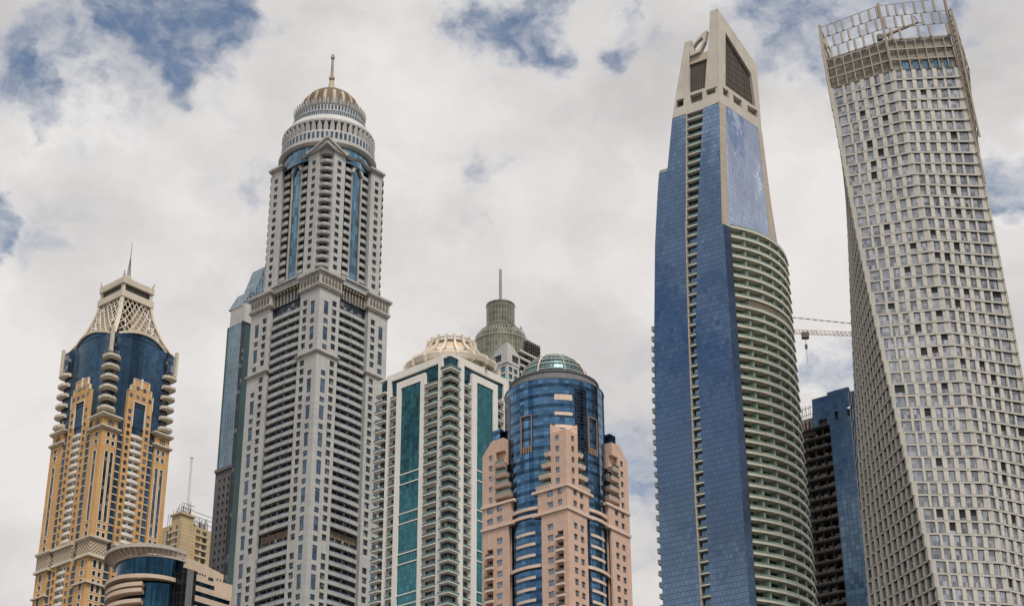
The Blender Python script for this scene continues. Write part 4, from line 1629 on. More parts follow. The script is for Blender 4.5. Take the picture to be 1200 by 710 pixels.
        for k in range(4):
            z = 204.2 - 3.2 * k
            e = E - 8.2 - .75 * k
            q = MB()
            q.prism(fl([(e, -.2), (E - 5.05, -.2), (E - 5.05, 2.5), (e + .4, 1.8)]), z - .5, z + .7, fl([(e - .3, -.5), (E - 5.05, -.5), (E - 5.05, 2.5), (e, 1.8)]))
            rl = MB()
            rl.fbox(F, e - .1, E - 5.05, z + .71, z + 1.5, .3, .36)
            t.part('fan_balcony', q, bd, [('railing', rl, M['teal_rail'])])
            q = MB()
            q.prism(fl([(e + .7, 1.3), (E - 5.05, 1.3), (E - 5.05, 3.0), (e + .7, 3.0)]), z + .71, z + 2.68)
            t.part('balcony_glazing', q, M['win_dark'])
    # short wing of glass behind the drum
    q = MB()
    q.prism([(26.5, 3.2), (29.4, 3.2), (29.4, 10), (26.5, 10)], 192.8, 217.5)
    q.prism([(3.2, 26.5), (10, 26.5), (10, 29.4), (3.2, 29.4)], 192.8, 217.5)
    t.part('glass_wing', q, M['pink_glass'])
    # roof-edge davit
    q = MB()
    A = (c[0] + 13.2, c[1] - 5.4)
    q.tube((A[0], A[1], 229.2), (A[0], A[1], 234.4), .14, 5)
    q.tube((A[0] - 1.2, A[1], 234.2), (A[0] + 1.2, A[1], 234.6), .12, 5)
    t.part('roof_davit', q, M['dark_steel'])
    return t


# ================================================================== blue glass tower with the slanted crown
M['slab_glass'] = curtain('mirror_blue_glass', (0.155, 0.225, 0.33), 1.35, 1.7, 0.14, (0.02, 0.035, 0.065), 1.0, 0.04, 0.005, 0.08, 0.035, (0.135, 0.20, 0.30), 0.5, 0.08, None, (0.05, 0.05, 0.035))
M['facet_glass'] = curtain('facet_glass', (0.085, 0.13, 0.205), 1.1, 1.7, 0.1, (0.02, 0.03, 0.06), 1.0, 0.06, 0.012, 0.15, 0.02)
M['pale_glass'] = curtain('pale_mirror_glass', (0.50, 0.55, 0.66), 1.5, 1.7, 0.09, (0.13, 0.15, 0.22), 1.0, 0.05, 0.006, 0.06, 0.07, (0.47, 0.52, 0.63), 0.0, None, None, (0.15, 0.15, 0.04))
M['crown_concrete'] = stone('crown_concrete', (0.50, 0.46, 0.40), 0.85, (3.2, 3.4, 0.06), 0.92, 0.08, 0.12)
M['tan_panel'] = stone('tan_panel', (0.46, 0.39, 0.31), 0.8, (1.8, 1.7, 0.07), 0.85, 0.08, 0.1)
M['screen'] = louver('crown_screen', (0.125, 0.098, 0.075), (0.028, 0.022, 0.018), 0.62, 0, 0.4)
M['damac_slab'] = stone('balcony_concrete', (0.63, 0.60, 0.51), 0.85, None, 0.8, 0.12, 0.25)
M['damac_rail'] = pane('pale_green_rail', (0.27, 0.34, 0.29), 0.3, 0.15, 0.12, (1.5, 3.0), 0.02)
M['green_fin'] = stone('green_divider', (0.27, 0.37, 0.30), 0.5, None, 0.8, 0.1, 0.1)
M['damac_win'] = pane('balcony_window', (0.10, 0.15, 0.16), 0.75, 0.07, 0.7, (1.4, 3.4), 0.03, (1.4, 3.4, 0.08), (0.35, 0.38, 0.36), 0.2, (0.4, 0.4, 0.37))
M['slot_win'] = pane('slot_window', (0.04, 0.085, 0.10), 0.75, 0.07, 0.45, (1.2, 3.4), 0.03, (1.2, 3.4, 0.07), (0.1, 0.13, 0.13))


def lerp(x, xs, ys):
    if x <= xs[0]:
        return ys[0]
    for i in range(len(xs) - 1):
        if x <= xs[i + 1]:
            f = (x - xs[i]) / (xs[i + 1] - xs[i])
            return ys[i] + f * (ys[i + 1] - ys[i])
    return ys[-1]


def blue_tower():
    t = Thing('slanted_crown_tower', 'blue mirror glass tower with a slanted concrete crown and curved green balconies', 'skyscraper', (66.83, 480.0, 0), 48.0)
    # right wall runs along +x; the left wall leans inward towards the top. the plan is not square: left wall direction
    aL = R(52.0 + 48.0 - 90.0)                           # extra splay of the left wall
    eL = (-math.sin(aL), math.cos(aL))
    nL = (-math.cos(aL), -math.sin(aL))
    F0 = Fr((0, 0), eL, nL)
    lean = lambda z: 3.4 if z < 280.3 else (327.4 - z) * 3.4 / 47.1
    FH = 3.4
    slotR = lambda z: lerp(z, [120, 212, 246, 264, 295, 326], [11.7, 11.7, 11.5, 10.1, 8.2, 5.9])
    slotL = lambda z: lerp(z, [120, 192, 212, 246, 264, 295, 326], [14.9, 15.0, 14.7, 14.1, 13.6, 12.7, 12.1])
    outer = lambda z: lerp(z, [120, 180, 220, 248, 266, 278, 299, 306.6, 306.61, 326.5, 335, 356], [26.6, 26.8, 26.6, 25.6, 24.6, 23.9, 22.7, 22.1, 19.1, 17.0, 15.7, 11.8])

    def strip(uL, uR, z0, z1, step, d0=0.0, thick=0.6):
        m = MB()
        zz = [z0] + [z for z in (306.6, 306.61, 280.3) if z0 < z < z1]
        z = z0
        zz = sorted(set([round(q, 3) for q in frange(z0, z1, step)] + zz + [z1]))
        for i in range(len(zz) - 1):
            a, b_ = zz[i], zz[i + 1]
            if b_ - a < .005:
                continue
            za, zb_ = a, b_
            ea, eb = a + 1e-4, b_ - 1e-4
            A = [F0.p(uL(ea), za, lean(ea) + d0), F0.p(uR(ea), za, lean(ea) + d0)]
            B_ = [F0.p(uL(eb), zb_, lean(eb) + d0), F0.p(uR(eb), zb_, lean(eb) + d0)]
            uv = [(uL(ea), za), (uR(ea), za), (uR(eb), zb_), (uL(eb), zb_)]
            m.face([A[0], A[1], B_[1], B_[0]], uv)
            # return edges
            for k, s_ in ((0, uL), (1, uR)):
                m.face([A[k], F0.p(s_(ea), za, lean(ea) + d0 - thick), F0.p(s_(eb), zb_, lean(eb) + d0 - thick), B_[k]])
        return m
    zero = lambda z: (0.0 if z < 280.3 else lean(z) * math.tan(aL))
    t.part('glass_wall', strip(zero, slotR, 100, 326.6, 3.4, 0, 1.9), M['slab_glass'])
    t.part('glass_wall', strip(slotL, outer, 100, 326.6, 3.4, 0, 1.9), M['slab_glass'])
    # slim concrete jamb left of the slot
    t.part('slot_jamb', strip(lambda z: slotL(z) - .45, lambda z: slotL(z) - .02, 100, 326.6, 3.4, -.05, 1.7), M['tan_panel'])
    t.part('slot_glazing', strip(lambda z: slotR(z) + .02, lambda z: slotL(z) - .47, 100, 326.0, 3.4, -1.5, .2), M['slot_win'])
    z = 324.0
    k = 0
    while z > 110:
        u0, u1, d = slotR(z) + .03, slotL(z) - .47, lean(z)
        q = MB()
        q.fbox(F0, u0, u1, z - .36, z, d - 1.5, d + 0.02)
        rl = MB()
        rl.fbox(F0, u0, u1, z + .01, z + .75, d - .12, d - .06)
        t.many('slot_balcony', 'slot_balconies', q, M['damac_slab'], [('railing', rl, M['teal_rail'])])
        z -= FH
    # far upright glass edge strip and its small balconies
    z = 252.0
    while z > 110:
        u, d = outer(z), lean(z)
        q = MB()
        q.fbox(F0, u - .3, u + 1.9, z - .35, z, d - 7.0, d - 1.6)
        rl = MB()
        rl.fbox(F0, u - .2, u + 1.85, z, z + 1.05, d - 1.7, d - 1.64)
        rl.fbox(F0, u + 1.8, u + 1.86, z, z + 1.05, d - 7.0, d - 1.7)
        t.many('side_balcony', 'side_balconies', q, M['damac_slab'], [('railing', rl, M['damac_rail'])])
        z -= FH
    q = MB()
    q.fbox(F0, 19.15, 22.0, 306.7, 307.7, lean(307) - .2, lean(307) - .12)
    t.part('step_railing', q, M['damac_rail'])
    # body behind the skins
    body = MB()
    P = lambda u, d: (F0.p(u, 0, d)[0], F0.p(u, 0, d)[1])
    b0 = [(-1.2, 1.3), (30.0, 1.3), (30.0, 26), (6, 30), P(26.0, .6)]
    b0 = [(-3.2, 1.2), (30.5, 1.4), (30.5, 24.0), P(26.4, -22.0), P(26.4, 1.6)]
    b1 = [(-3.2, 1.2), (27.0, 1.4), (27.0, 24.0), P(23.0, -22.0), P(23.0, 1.6)]
    body.prism(b0, 0, 280.2, b1)
    b2 = [(1.0, 1.2), (23.2, 1.4), (23.2, 21.0), P(16.4, -18.0), P(16.4, -1.8)]
    b1b = [(-1.6, 1.2), (26.6, 1.4), (26.6, 22.0), P(19.0, -20.0), P(19.0, 1.2)]
    body.prism(b1b, 280.2, 326.2, b2)
    b3 = [P(18, 1.0), P(22.6, 1.0), P(22.6, -14), P(18, -14)]
    b4 = [P(18, -.6), P(21.4, -.6), P(21.4, -14), P(18, -14)]
    body.prism(b3, 280.2, 306.4, b4)
    t.part('core', body, M['slab_glass'])
    # narrow facet between the blue wall and the balconies
    q = MB()
    q.hexa([(-3.34, -.6, 100), (-.5, -1.0, 100), (-.5, 1.1, 100), (-3.2, 1.1, 100)], [(-3.34, -.6, 280.2), (-.5, -1.0, 280.2), (-.5, 1.1, 280.2), (-3.2, 1.1, 280.2)])
    t.part('glass_facet', q, M['facet_glass'])
    # right wall: tan frame and pale glass
    e0 = lambda z: -(lean(z)) / math.cos(aL) + (0 if z < 327.4 else 0)
    eR = lambda z: lerp(z, [276, 285, 303, 327, 353], [27.4, 26.8, 25.2, 23.5, 23.6])
    gl0, gl1 = (lambda z: e0(z) + 3.4), (lambda z: lerp(z, [276, 303, 327], [23.6, 22.4, 21.3]))
    zz = [278.0, 303, 327.2]
    for l, r_ in ((e0, gl0), (gl1, eR)):
        q = MB()
        for i in range(2):
            a, b_ = zz[i], zz[i + 1]
            q.hexa([(l(a), 0, a), (r_(a), 0, a), (r_(a), 1.4, a), (l(a), 1.4, a)], [(l(b_), 0, b_), (r_(b_), 0, b_), (r_(b_), 1.4, b_), (l(b_), 1.4, b_)])
        t.part('tan_frame', q, M['tan_panel'])
    q = MB()
    for i in range(2):
        a, b_ = zz[i], zz[i + 1]
        q.hexa([(gl0(a), 0.05, a), (gl1(a), 0.05, a), (gl1(a), 1.3, a), (gl0(a), 1.3, a)], [(gl0(b_), 0.05, b_), (gl1(b_), .05, b_), (gl1(b_), 1.3, b_), (gl0(b_), 1.3, b_)])
    t.part('pale_glass_wall', q, M['pale_glass'])
    # sliver of glass beyond the tan edge
    q = MB()
    q.hexa([(27.45, 0.3, 276), (30.0, 1.0, 276), (30.0, 18, 276), (27.45, 18, 276)], [(23.9, .3, 322), (24.5, 1.0, 322), (24.5, 18, 322), (23.9, 18, 322)])
    t.part('glass_wall', q, M['slab_glass'])
    # ---- curved balconies
    U0, U1 = -0.45, 32.6

    def arc(off):
        pts = []
        for i in range(25):
            u = U0 + (U1 - U0) * i / 24
            d = 5.2 * (1 - ((u - 15.0) / 17.4) ** 2)
            d = max(d, 0.0)
            pts.append((u, -d - off))
        return pts

    def band(off0, off1, z0, z1, i0=0, i1=24):
        m = MB()
        a, b_ = arc(off0)[i0:i1 + 1], arc(off1)[i0:i1 + 1]
        for i in range(len(a) - 1):
            m.hexa([(a[i][0], a[i][1], z0), (a[i + 1][0], a[i + 1][1], z0), (b_[i + 1][0], b_[i + 1][1], z0), (b_[i][0], b_[i][1], z0)],
                   [(a[i][0], a[i][1], z1), (a[i + 1][0], a[i + 1][1], z1), (b_[i + 1][0], b_[i + 1][1], z1), (b_[i][0], b_[i][1], z1)])
        return m
    z = 280.5
    k = 0
    zw = 100
    while z > 110:
        s = band(0.0, -3.4, z - .38, z)
        lip = band(0.14, -.16, z - .5, z + .12)
        s.add(lip)
        rl = band(0.0, -.1, z + .13, z + .78)
        subs = [('railing', rl, M['damac_rail'])]
        t.many('curved_balcony', 'curved_balconies', s, M['damac_slab'], subs)
        if k == 7:
            t.part('louver_band', band(-.12, -.4, z - 3.0, z - .56, 3, 24), M['brown_louver'])
        z -= FH
        k += 1
    g_ = band(-3.0, -3.4, 100, 280.1)
    t.part('balcony_glazing', g_, M['damac_win'])
    for u in (4.2, 9.6, 15.0, 20.4, 25.8, 30.2):
        d = max(5.2 * (1 - ((u - 15.0) / 17.4) ** 2), 0)
        q = MB()
        q.box(u - .28, u + .28, -d + .3, -d + 2.9, 100, 280.1)
        t.part('divider', q, M['green_fin'])
    # right flank scaffold side wall
    q = MB()
    q.prism([(32.8, 0.6), (33.4, 2.5), (33.0, 20), (29.0, 20), (29.0, 1.5)], 0, 276)
    t.part('flank_wall', q, M['damac_slab'])
    # ---- crown
    con = M['crown_concrete']
    corner = lambda z: -(lean(z)) / math.cos(aL)
    q = MB()
    q.plate(FR, [(corner(327.2), 327.2), (23.3, 327.2), (23.5, 338), (23.7, 353.2), (corner(365.2), 365.2)],
            [[(4.1, 335.2), (20.9, 335.0), (19.8, 347.8), (6.4, 357.4)], [(2.5, 330.9), (5.6, 330.9), (5.6, 333.8), (2.5, 333.8)], [(8.1, 330.7), (12.9, 330.7), (12.9, 333.7), (8.1, 333.7)], [(16.0, 330.9), (21.8, 331.2), (21.8, 334.2), (16.0, 333.6)]], -1.5, 0.0)
    t.part('crown_wall', q, con)
    q = MB()
    q.plate(FR, [(4.0, 335.0), (21.0, 334.8), (19.9, 347.9), (6.3, 357.6)], [], -1.25, -0.95)
    t.part('crown_screen', q, M['screen'])
    q = MB()
    for i in range(7):
        u = 5.8 + i * 2.2
        zt = lerp(u, [6.4, 19.8], [357.2, 347.9])
        q.fbox(FR, u - .06, u + .06, 335.2, zt, -.95, -.8)
    for z in frange(337.4, 356, 2.4):
        um = lerp(z, [347.8, 357.4], [19.8, 6.6]) if z > 347.8 else lerp(z, [335, 347.8], [20.9, 19.8])
        u0 = lerp(z, [335, 357.4], [4.1, 6.4])
        q.fbox(FR, u0, um, z - .05, z + .05, -.95, -.86)
    t.part('screen_grid', q, stone('screen_frame', (0.15, 0.12, 0.09)))
    ln = lambda z: lean(z)
    q = MB()
    q.plate(F0, [(0.0, 327.0), (5.9, 326.2), (5.9, 326.3), (12.1, 326.3), (17.0, 326.4), (15.7, 335), (11.9, 356.0), (9.5, 355.8), (10.6, 346.6), (10.9, 333.4), (10.9, 334.4), (5.0, 334.4), (3.9, 346.1), (3.0, 355), (2.4, 365.2), (0.0, 365.2)],
            [[(.55, 331.0), (4.6, 331.0), (4.6, 333.3), (.55, 333.3)], [(6.0, 329.9), (10.4, 329.9), (10.4, 333.3), (6.0, 333.3)], [(12.9, 330.2), (15.7, 330.2), (15.2, 333.2), (12.7, 333.2)]], -1.5, 0.0, ln)
    t.part('crown_wall', q, con)
    q = MB()
    q.plate(F0, [(4.95, 334.5), (10.85, 334.5), (10.6, 346.4), (4.0, 346.4)], [], -1.4, -1.1, ln)
    t.part('crown_screen', q, M['screen'])
    q = MB()
    q.plate(F0, [(3.9, 346.4), (10.6, 346.4), (10.3, 349.4), (3.6, 349.4)], [], -1.5, -.6, ln)
    t.part('crown_lintel', q, M['tan_panel'])
    # curved ring piece between the two uprights
    n = 14
    out_ = [(9.9, 349.2)] + [(9.9 - 6.3 * i / n, 352.0 + 5.4 * math.sin(math.pi * .5 * i / n)) for i in range(n + 1)] + [(4.4, 353.2), (6.2, 349.6)]
    inn = [(8.7, 350.4), (8.7, 352.8), (7.4, 354.2), (5.6, 355.4), (5.0, 354.6), (6.4, 350.8)]
    q = MB()
    q.plate(F0, out_, [inn], -1.3, 0.25, ln)
    t.part('crown_ring', q, con)
    # inner crown deck and back walls
    q = MB()
    q.plate(F0, [(11.4, 327.5), (16.6, 327.5), (15.9, 333.9), (11.4, 333.9)], [], -2.2, -1.7, ln)
    t.part('crown_backing', q, M['screen'])
    q = MB()
    q.prism([(3.0, 1.7), (22.4, 1.7), (22.4, 14), P(14, -14), P(14, -3.0)], 326.3, 334.6)
    t.part('crown_deck', q, con)
    q = MB()
    q.plate(Fr((0, 19.0), (1, 0), (0, -1)), [(10, 326), (22.8, 326), (22.8, 346), (10, 346)], [], -.8, 0)
    t.part('crown_wall', q, con)
    return t

# ================================================================== twisted tower
M['twist_wall'] = stone('beige_cladding', (0.49, 0.465, 0.42), 0.75, (1.5, 1.75, 0.05), 0.88, 0.08, 0.1)
M['twist_band'] = stone('slab_edge_cladding', (0.47, 0.44, 0.39), 0.75, (3.0, 9, .08), 0.8, 0.1, 0.1)
M['twist_fin'] = stone('perforated_panel', (0.555, 0.525, 0.47), 0.7, (9, .6, .12), 0.9, 0.06, 0.1)
M['twist_win'] = pane('grey_blue_window', (0.31, 0.325, 0.355), 0.85, 0.08, 0.42, (0.85, 3.53), 0.03, (1.7, 9, 0.08), (0.34, 0.32, 0.29), 0.12, (0.36, 0.36, 0.355))
M['twist_open'] = pane('open_window', (0.012, 0.013, 0.015), 0.2, 0.4, 0.5, (1.0, 1.3), 0.02)
M['screen_grey'] = stone('crown_screen_grey', (0.27, 0.245, 0.205), 0.8, (2.2, 2.3, .1), 0.7, 0.12, 0.2)
M['lattice_steel'] = stone('lattice_paint', (0.33, 0.285, 0.23), 0.6, None, 0.8, 0.12, 0.1)


def twisted_tower():
    rnd = random.Random(11)
    X0, Y0 = 115.39, 445.0
    t = Thing('twisted_skyscraper', 'beige twisting tower of small windows with an open lattice crown', 'skyscraper', (X0, Y0, 0), 0.0)
    base = [(-18.45, -15.15), (0.0, -19.1), (18.45, -15.15), (18.45, 15.15), (0, 19.1), (-18.45, 15.15)]
    ang = lambda z: 7.43 - 0.26 * (z - 200.0) + 0.00022 * (z - 215) ** 2
    FH = 3.53
    z0, ztop = 111.2, 303.0
    nfl = int(round((ztop - z0) / FH))
    ztop = z0 + nfl * FH
    ring = lambda z, s=1.0: [rot2((p[0] * s, p[1] * s), ang(z)) for p in base]
    lowb = MB()
    n = 14
    for i in range(n):
        lowb.hexa([(p[0], p[1], z0 * i / n) for p in ring(z0 * i / n)], [(p[0], p[1], z0 * (i + 1) / n) for p in ring(z0 * (i + 1) / n)])
    t.part('lower_body', lowb, M['twist_wall'])
    core = MB()
    for k in range(nfl):
        z = z0 + k * FH
        r_ = ring(z + FH / 2, .93)
        core.prism(r_, z, z + FH)
    t.part('core', core, M['twist_open'])
    walls = MB()
    for k in range(nfl):
        z = z0 + k * FH
        pts = ring(z + FH / 2)
        lo, hi = z + 0.30, z + FH - 0.22
        band = MB()
        lo_pts, hi_pts = pts, pts
        band.ring_beam(pts, -.8, 0.20, z - 0.2, z + 0.30, closed=True)
        t.many('slab_edge', 'slab_edges', band, M['twist_band'])
        for fi, (a, b_) in enumerate(((5, 0), (0, 1), (1, 2), (2, 3))):
            F, L = frame_between(pts[a], pts[b_])
            mods = []
            if fi in (1, 2):
                u = 0.55 if fi == 1 else 0.15
                last = L - (.55 if fi == 2 else .2)
                seq = [(2.55, .75), (1.75, 1.2), (1.6, 1.35), (1.6, 1.3), (1.6, 1.3), (1.7, .9)]
                if fi == 2:
                    seq = [(1.6, 1.2), (1.6, 1.3), (1.6, 1.35), (1.6, 1.3), (1.75, .75), (2.5, .5)]
                sh = (0.35 if k % 2 else 0.0) + rnd.uniform(-.12, .12)
                u += .25 + sh
                for wdt, gp in seq:
                    if u + wdt > last:
                        wdt = last - u
                    if wdt > .5:
                        mods.append((u, u + wdt))
                    u += wdt + gp
            else:
                nm = 10
                step = (L - 1.2) / nm
                sh = (0.3 if k % 2 else 0.0) + rnd.uniform(-.1, .1)
                for i in range(nm):
                    a0 = .9 + i * step + sh
                    mods.append((a0, min(a0 + step * .6, L - .3)))
            us = [0.0]
            for m0, m1 in mods:
                us += [m0, m1]
            us.append(L)
            holes = {(1 + 2 * i, 0) for i in range(len(mods))}
            walls.wall(F, us, [z + .3, z + FH - .2], holes, 0.32 if fi else 0.6, 0.0, 0)
            for i, (m0, m1) in enumerate(mods):
                op = rnd.random()
                lim = .16 if (fi in (1, 2) and 2 <= i <= 4) else .05
                w_ = MB()
                zz0, zz1 = z + .3, z + FH - .2
                if op < lim:
                    sp_ = z + FH * (.35 if op < lim * .6 else .5)
                    o_ = MB()
                    o_.fbox(F, m0, m1, sp_, zz1 - .2, -.5, -.28)
                    w_.fbox(F, m0, m1, zz0, sp_, -.45, -.3)
                    t.many('window', 'windows', w_, M['twist_win'], [('opening', o_, M['twist_open'])])
                else:
                    w_.fbox(F, m0, m1, zz0, zz1, -.45 if fi else -.7, -.3 if fi else -.58)
                    t.many('window', 'windows', w_, M['twist_win'])
            # perforated panels stand a little proud between the windows
            for i in range(len(mods) - 1):
                g0, g1 = mods[i][1], mods[i + 1][0]
                if g1 - g0 > .7:
                    f_ = MB()
                    f_.fbox(F, g0 + .12, g1 - .12, z + .42, z + FH - .32, 0.0, 0.13)
                    t.many('panel', 'panels', f_, M['twist_fin'])
    t.part('cladding', walls, M['twist_wall'])
    # edge trims along the twisting corners
    for ci in (0, 2):
        q = MB()
        for k in range(nfl):
            z = z0 + k * FH
            p = ring(z + FH / 2)[ci]
            q.tube((p[0], p[1], z), (p[0], p[1], z + FH), .42, 6)
        t.part('corner_trim', q, M['twist_band'])
    # grey screen storeys
    hs = 10.6
    for k in range(3):
        za, zb_ = ztop + k * hs / 3, ztop + (k + 1) * hs / 3
        pts = ring((za + zb_) / 2, .965)
        q = MB()
        q.prism(pts, za + .05, zb_ - .1)
        if k == 0:
            t.part('screen', q, M['screen_grey'])
            F, L = frame_between(pts[1], pts[2])
            for i in range(5):
                w_ = MB()
                w_.fbox(F, 3.2 + i * 2.9, 5.4 + i * 2.9, za + .35, zb_ - .3, -.1, .06)
                t.part('window', w_, M['blue_strip'])
        else:
            t.part('screen', q, M['screen_grey'])
        bm_ = MB()
        bm_.ring_beam(ring(za, 1.0), -.35, .1, zb_ - .25, zb_ + .25, closed=True)
        t.part('ring_beam', bm_, M['lattice_steel'])
    zc = ztop + hs
    # posts in front of the screen
    for fi, (a, b_) in enumerate(((5, 0), (0, 1), (1, 2), (2, 3), (3, 4), (4, 5))):
        nn = 7 if fi in (1, 2, 4, 5) else 10
        for i in range(nn):
            f = i / nn
            q = MB()
            P = lambda z: tuple(ring(z)[a][j] * (1 - f) + ring(z)[b_][j] * f for j in (0, 1))
            if fi in (1, 2) and i > 0:
                p0, p1 = P(ztop), P(zc)
                q.tube((p0[0], p0[1], ztop), (p1[0], p1[1], zc), .17, 4)
                t.many('post', 'posts', q, M['lattice_steel'])
    # open lattice crown
    ht = 12.6
    zl = [zc + ht * k / 3 for k in range(4)]
    for k, z in enumerate(zl[1:]):
        q = MB()
        pts = ring(z)
        for i in range(6):
            a, b_ = pts[i], pts[(i + 1) % 6]
            if i in (0, 1, 3, 4):
                q.tube((a[0], a[1], z), (b_[0], b_[1], z), .1, 5)
            else:
                q.tube((a[0], a[1], z), (b_[0], b_[1], z), .24, 5)
        t.part('lattice_rail', q, M['lattice_steel'])
    for fi, (a, b_) in enumerate(((0, 1), (1, 2), (3, 4), (4, 5))):
        F_n = 7
        for k in range(3):
            for i in range(F_n):
                f = (i + (.3 if k % 2 else .75)) / F_n + rnd.uniform(-.02, .02)
                if f > .97:
                    continue
                if k == 0 and rnd.random() < .2:
                    continue
                pa = [ring(zl[k])[a][j] * (1 - f) + ring(zl[k])[b_][j] * f for j in (0, 1)]
                pb = [ring(zl[k + 1])[a][j] * (1 - f) + ring(zl[k + 1])[b_][j] * f for j in (0, 1)]
                q = MB()
                q.tube((pa[0], pa[1], zl[k] + .1), (pb[0], pb[1], zl[k + 1] - .3), .42, 4)
                t.many('lattice_blade', 'lattice_blades', q, M['lattice_steel'])
    # heavy braced sides: right (2-3) and left (5-0) run further down the tower
    for a, b_, zlow in ((2, 3, ztop - 38), (5, 0, ztop - 8)):
        q = MB()
        nseg = 10
        zz = frange(zlow, zl[3] + .1, 3.53)
        for f in ([0.0, 0.07] + [0.2 + .8 * i / 6 for i in range(7)] if a == 2 else [1.0, .93] + [0.02 + .8 * i / 5 for i in range(6)]):
            for z_, z2 in zip(zz[:-1], zz[1:]):
                if f not in (0.0, 0.07, 1.0, .93) and z_ < ztop - 4:
                    continue
                A = [ring(z_, 1.012)[a][j] * (1 - f) + ring(z_, 1.012)[b_][j] * f for j in (0, 1)]
                B_ = [ring(z2, 1.012)[a][j] * (1 - f) + ring(z2, 1.012)[b_][j] * f for j in (0, 1)]
                q.tube((A[0], A[1], z_), (B_[0], B_[1], z2), .42 if f in (0.0, 1.0) else .3, 4)
        fs = [0.0, .2, .33, .47, .6, .73, .87, 1.0] if a == 2 else [1.0, .82, .66, .5, .34, .18, 0.02]
        for z_, z2 in zip(zz[:-1], zz[1:]):
            if z_ < ztop - 4:
                fs_ = fs[:2]
            else:
                fs_ = fs
            for f0, f1 in zip(fs_[:-1], fs_[1:]):
                g = lambda z, f: [ring(z, 1.012)[a][j] * (1 - f) + ring(z, 1.012)[b_][j] * f for j in (0, 1)]
                A, B_ = g(z_, f0), g(z2, f1)
                q.tube((A[0], A[1], z_), (B_[0], B_[1], z2), .2, 4)
                A, B_ = g(z2, f0), g(z2, f1)
                q.tube((A[0], A[1], z2), (B_[0], B_[1], z2), .2, 4)
        t.part('side_lattice', q, M['lattice_steel'])
    # a second, outer layer of scaffold on the right flank
    q = MB()
    zz = frange(ztop - 24, zl[3] - 3, 3.53)
    G = lambda z, f, s: [ring(z, s)[2][j] * (1 - f) + ring(z, s)[3][j] * f for j in (0, 1)]
    for z_, z2 in zip(zz[:-1], zz[1:]):
        for f in (0.0, .25, .5, .75, 1.0):
            A, B_ = G(z_, f, 1.075), G(z2, f, 1.075)
            q.tube((A[0], A[1], z_), (B_[0], B_[1], z2), .3, 4)
            C_ = G(z2, f, 1.01)
            q.tube((A[0], A[1], z_), (C_[0], C_[1], z2), .2, 4)
            q.tube((B_[0], B_[1], z2), (C_[0], C_[1], z2), .22, 4)
        A, B_ = G(z2, 0, 1.075), G(z2, 1, 1.075)
        q.tube((A[0], A[1], z2), (B_[0], B_[1], z2), .2, 4)
    t.part('outer_scaffold', q, M['lattice_steel'])
    # mast-like corner posts at the near ridge and the left corner
    for ci, r_ in ((1, .42), (0, .5), (2, .5), (3, .45), (5, .45)):
        q = MB()
        zz = frange(ztop, zl[3] + 1.4, 3.0) + [zl[3] + .8]
        for z_, z2 in zip(zz[:-1], zz[1:]):
            A, B_ = ring(z_)[ci], ring(z2)[ci]
            q.tube((A[0], A[1], z_), (B_[0], B_[1], z2), r_, 5)
        t.part('corner_post', q, M['lattice_steel'])
    q = MB()
    q.prism(ring(zc, .94), zc - .3, zc + .2)
    t.part('roof', q, M['screen_grey'])

    # maintenance crane standing on the roof
    zr = zc + .2
    pc = rot2((0.5, -9.0), ang(zc))
    k = Thing('maintenance_crane', 'brown facade maintenance crane with a long boom on the lattice crown roof', 'crane', (X0 + pc[0], Y0 + pc[1], zr), 0)
    q = MB()
    q.box(-1.0, 1.0, -1.0, 1.0, 0, 1.2)
    k.part('crane_base', q, M['dark_steel'])
    brown = metal('crane_brown', (0.17, 0.12, 0.085), 0.6)
    q = MB()
    for sx in (-.5, .5):
        for sy in (-.5, .5):
            q.tube((sx, sy, 1.2), (sx * .8, sy * .8, 9.0), .13, 4)
    for i in range(6):
        s_ = .5
        q.tube((-s_, -s_, 1.4 + i * 1.25), (s_, -s_, 2.6 + i * 1.25), .08, 4)
        q.tube((s_, -s_, 1.4 + i * 1.25), (s_, s_, 2.6 + i * 1.25), .08, 4)
        q.tube((-s_, s_, 1.4 + i * 1.25), (-s_, -s_, 2.6 + i * 1.25), .08, 4)
    k.part('mast', q, brown)
    q = MB()
    q.tube((-2.8, 0, 7.6), (8.6, -.4, 12.6), .6, 6, .42)
    q.tube((8.6, -.4, 12.6), (8.0, -.3, 14.6), .16, 5)
    q.tube((8.6, -.4, 12.6), (9.9, -.4, 12.4), .16, 5)
    q.tube((8.0, -.3, 14.6), (7.2, -.3, 15.1), .12, 5)
    k.part('boom', q, brown)
    q = MB()
    q.box(-3.9, -2.3, -.8, .8, 6.6, 8.3)
    k.part('counterweight', q, M['dark_steel'])
    return t


# ================================================================== unfinished tower between the two big ones
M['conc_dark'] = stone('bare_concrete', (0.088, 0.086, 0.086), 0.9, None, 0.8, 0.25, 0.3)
M['unf_glass'] = curtain('new_blue_glass', (0.115, 0.17, 0.235), 1.6, 1.85, 0.13, (0.02, 0.03, 0.05), 1.0, 0.07, 0.015, 0.16, 0.02, (0.06, 0.105, 0.16))
M['rust'] = stone('rust_formwork', (0.105, 0.082, 0.07), 0.9, None, 0.8, 0.3, 0.3)
M['void'] = stone('unlit_interior', (0.025, 0.022, 0.02), 0.95)


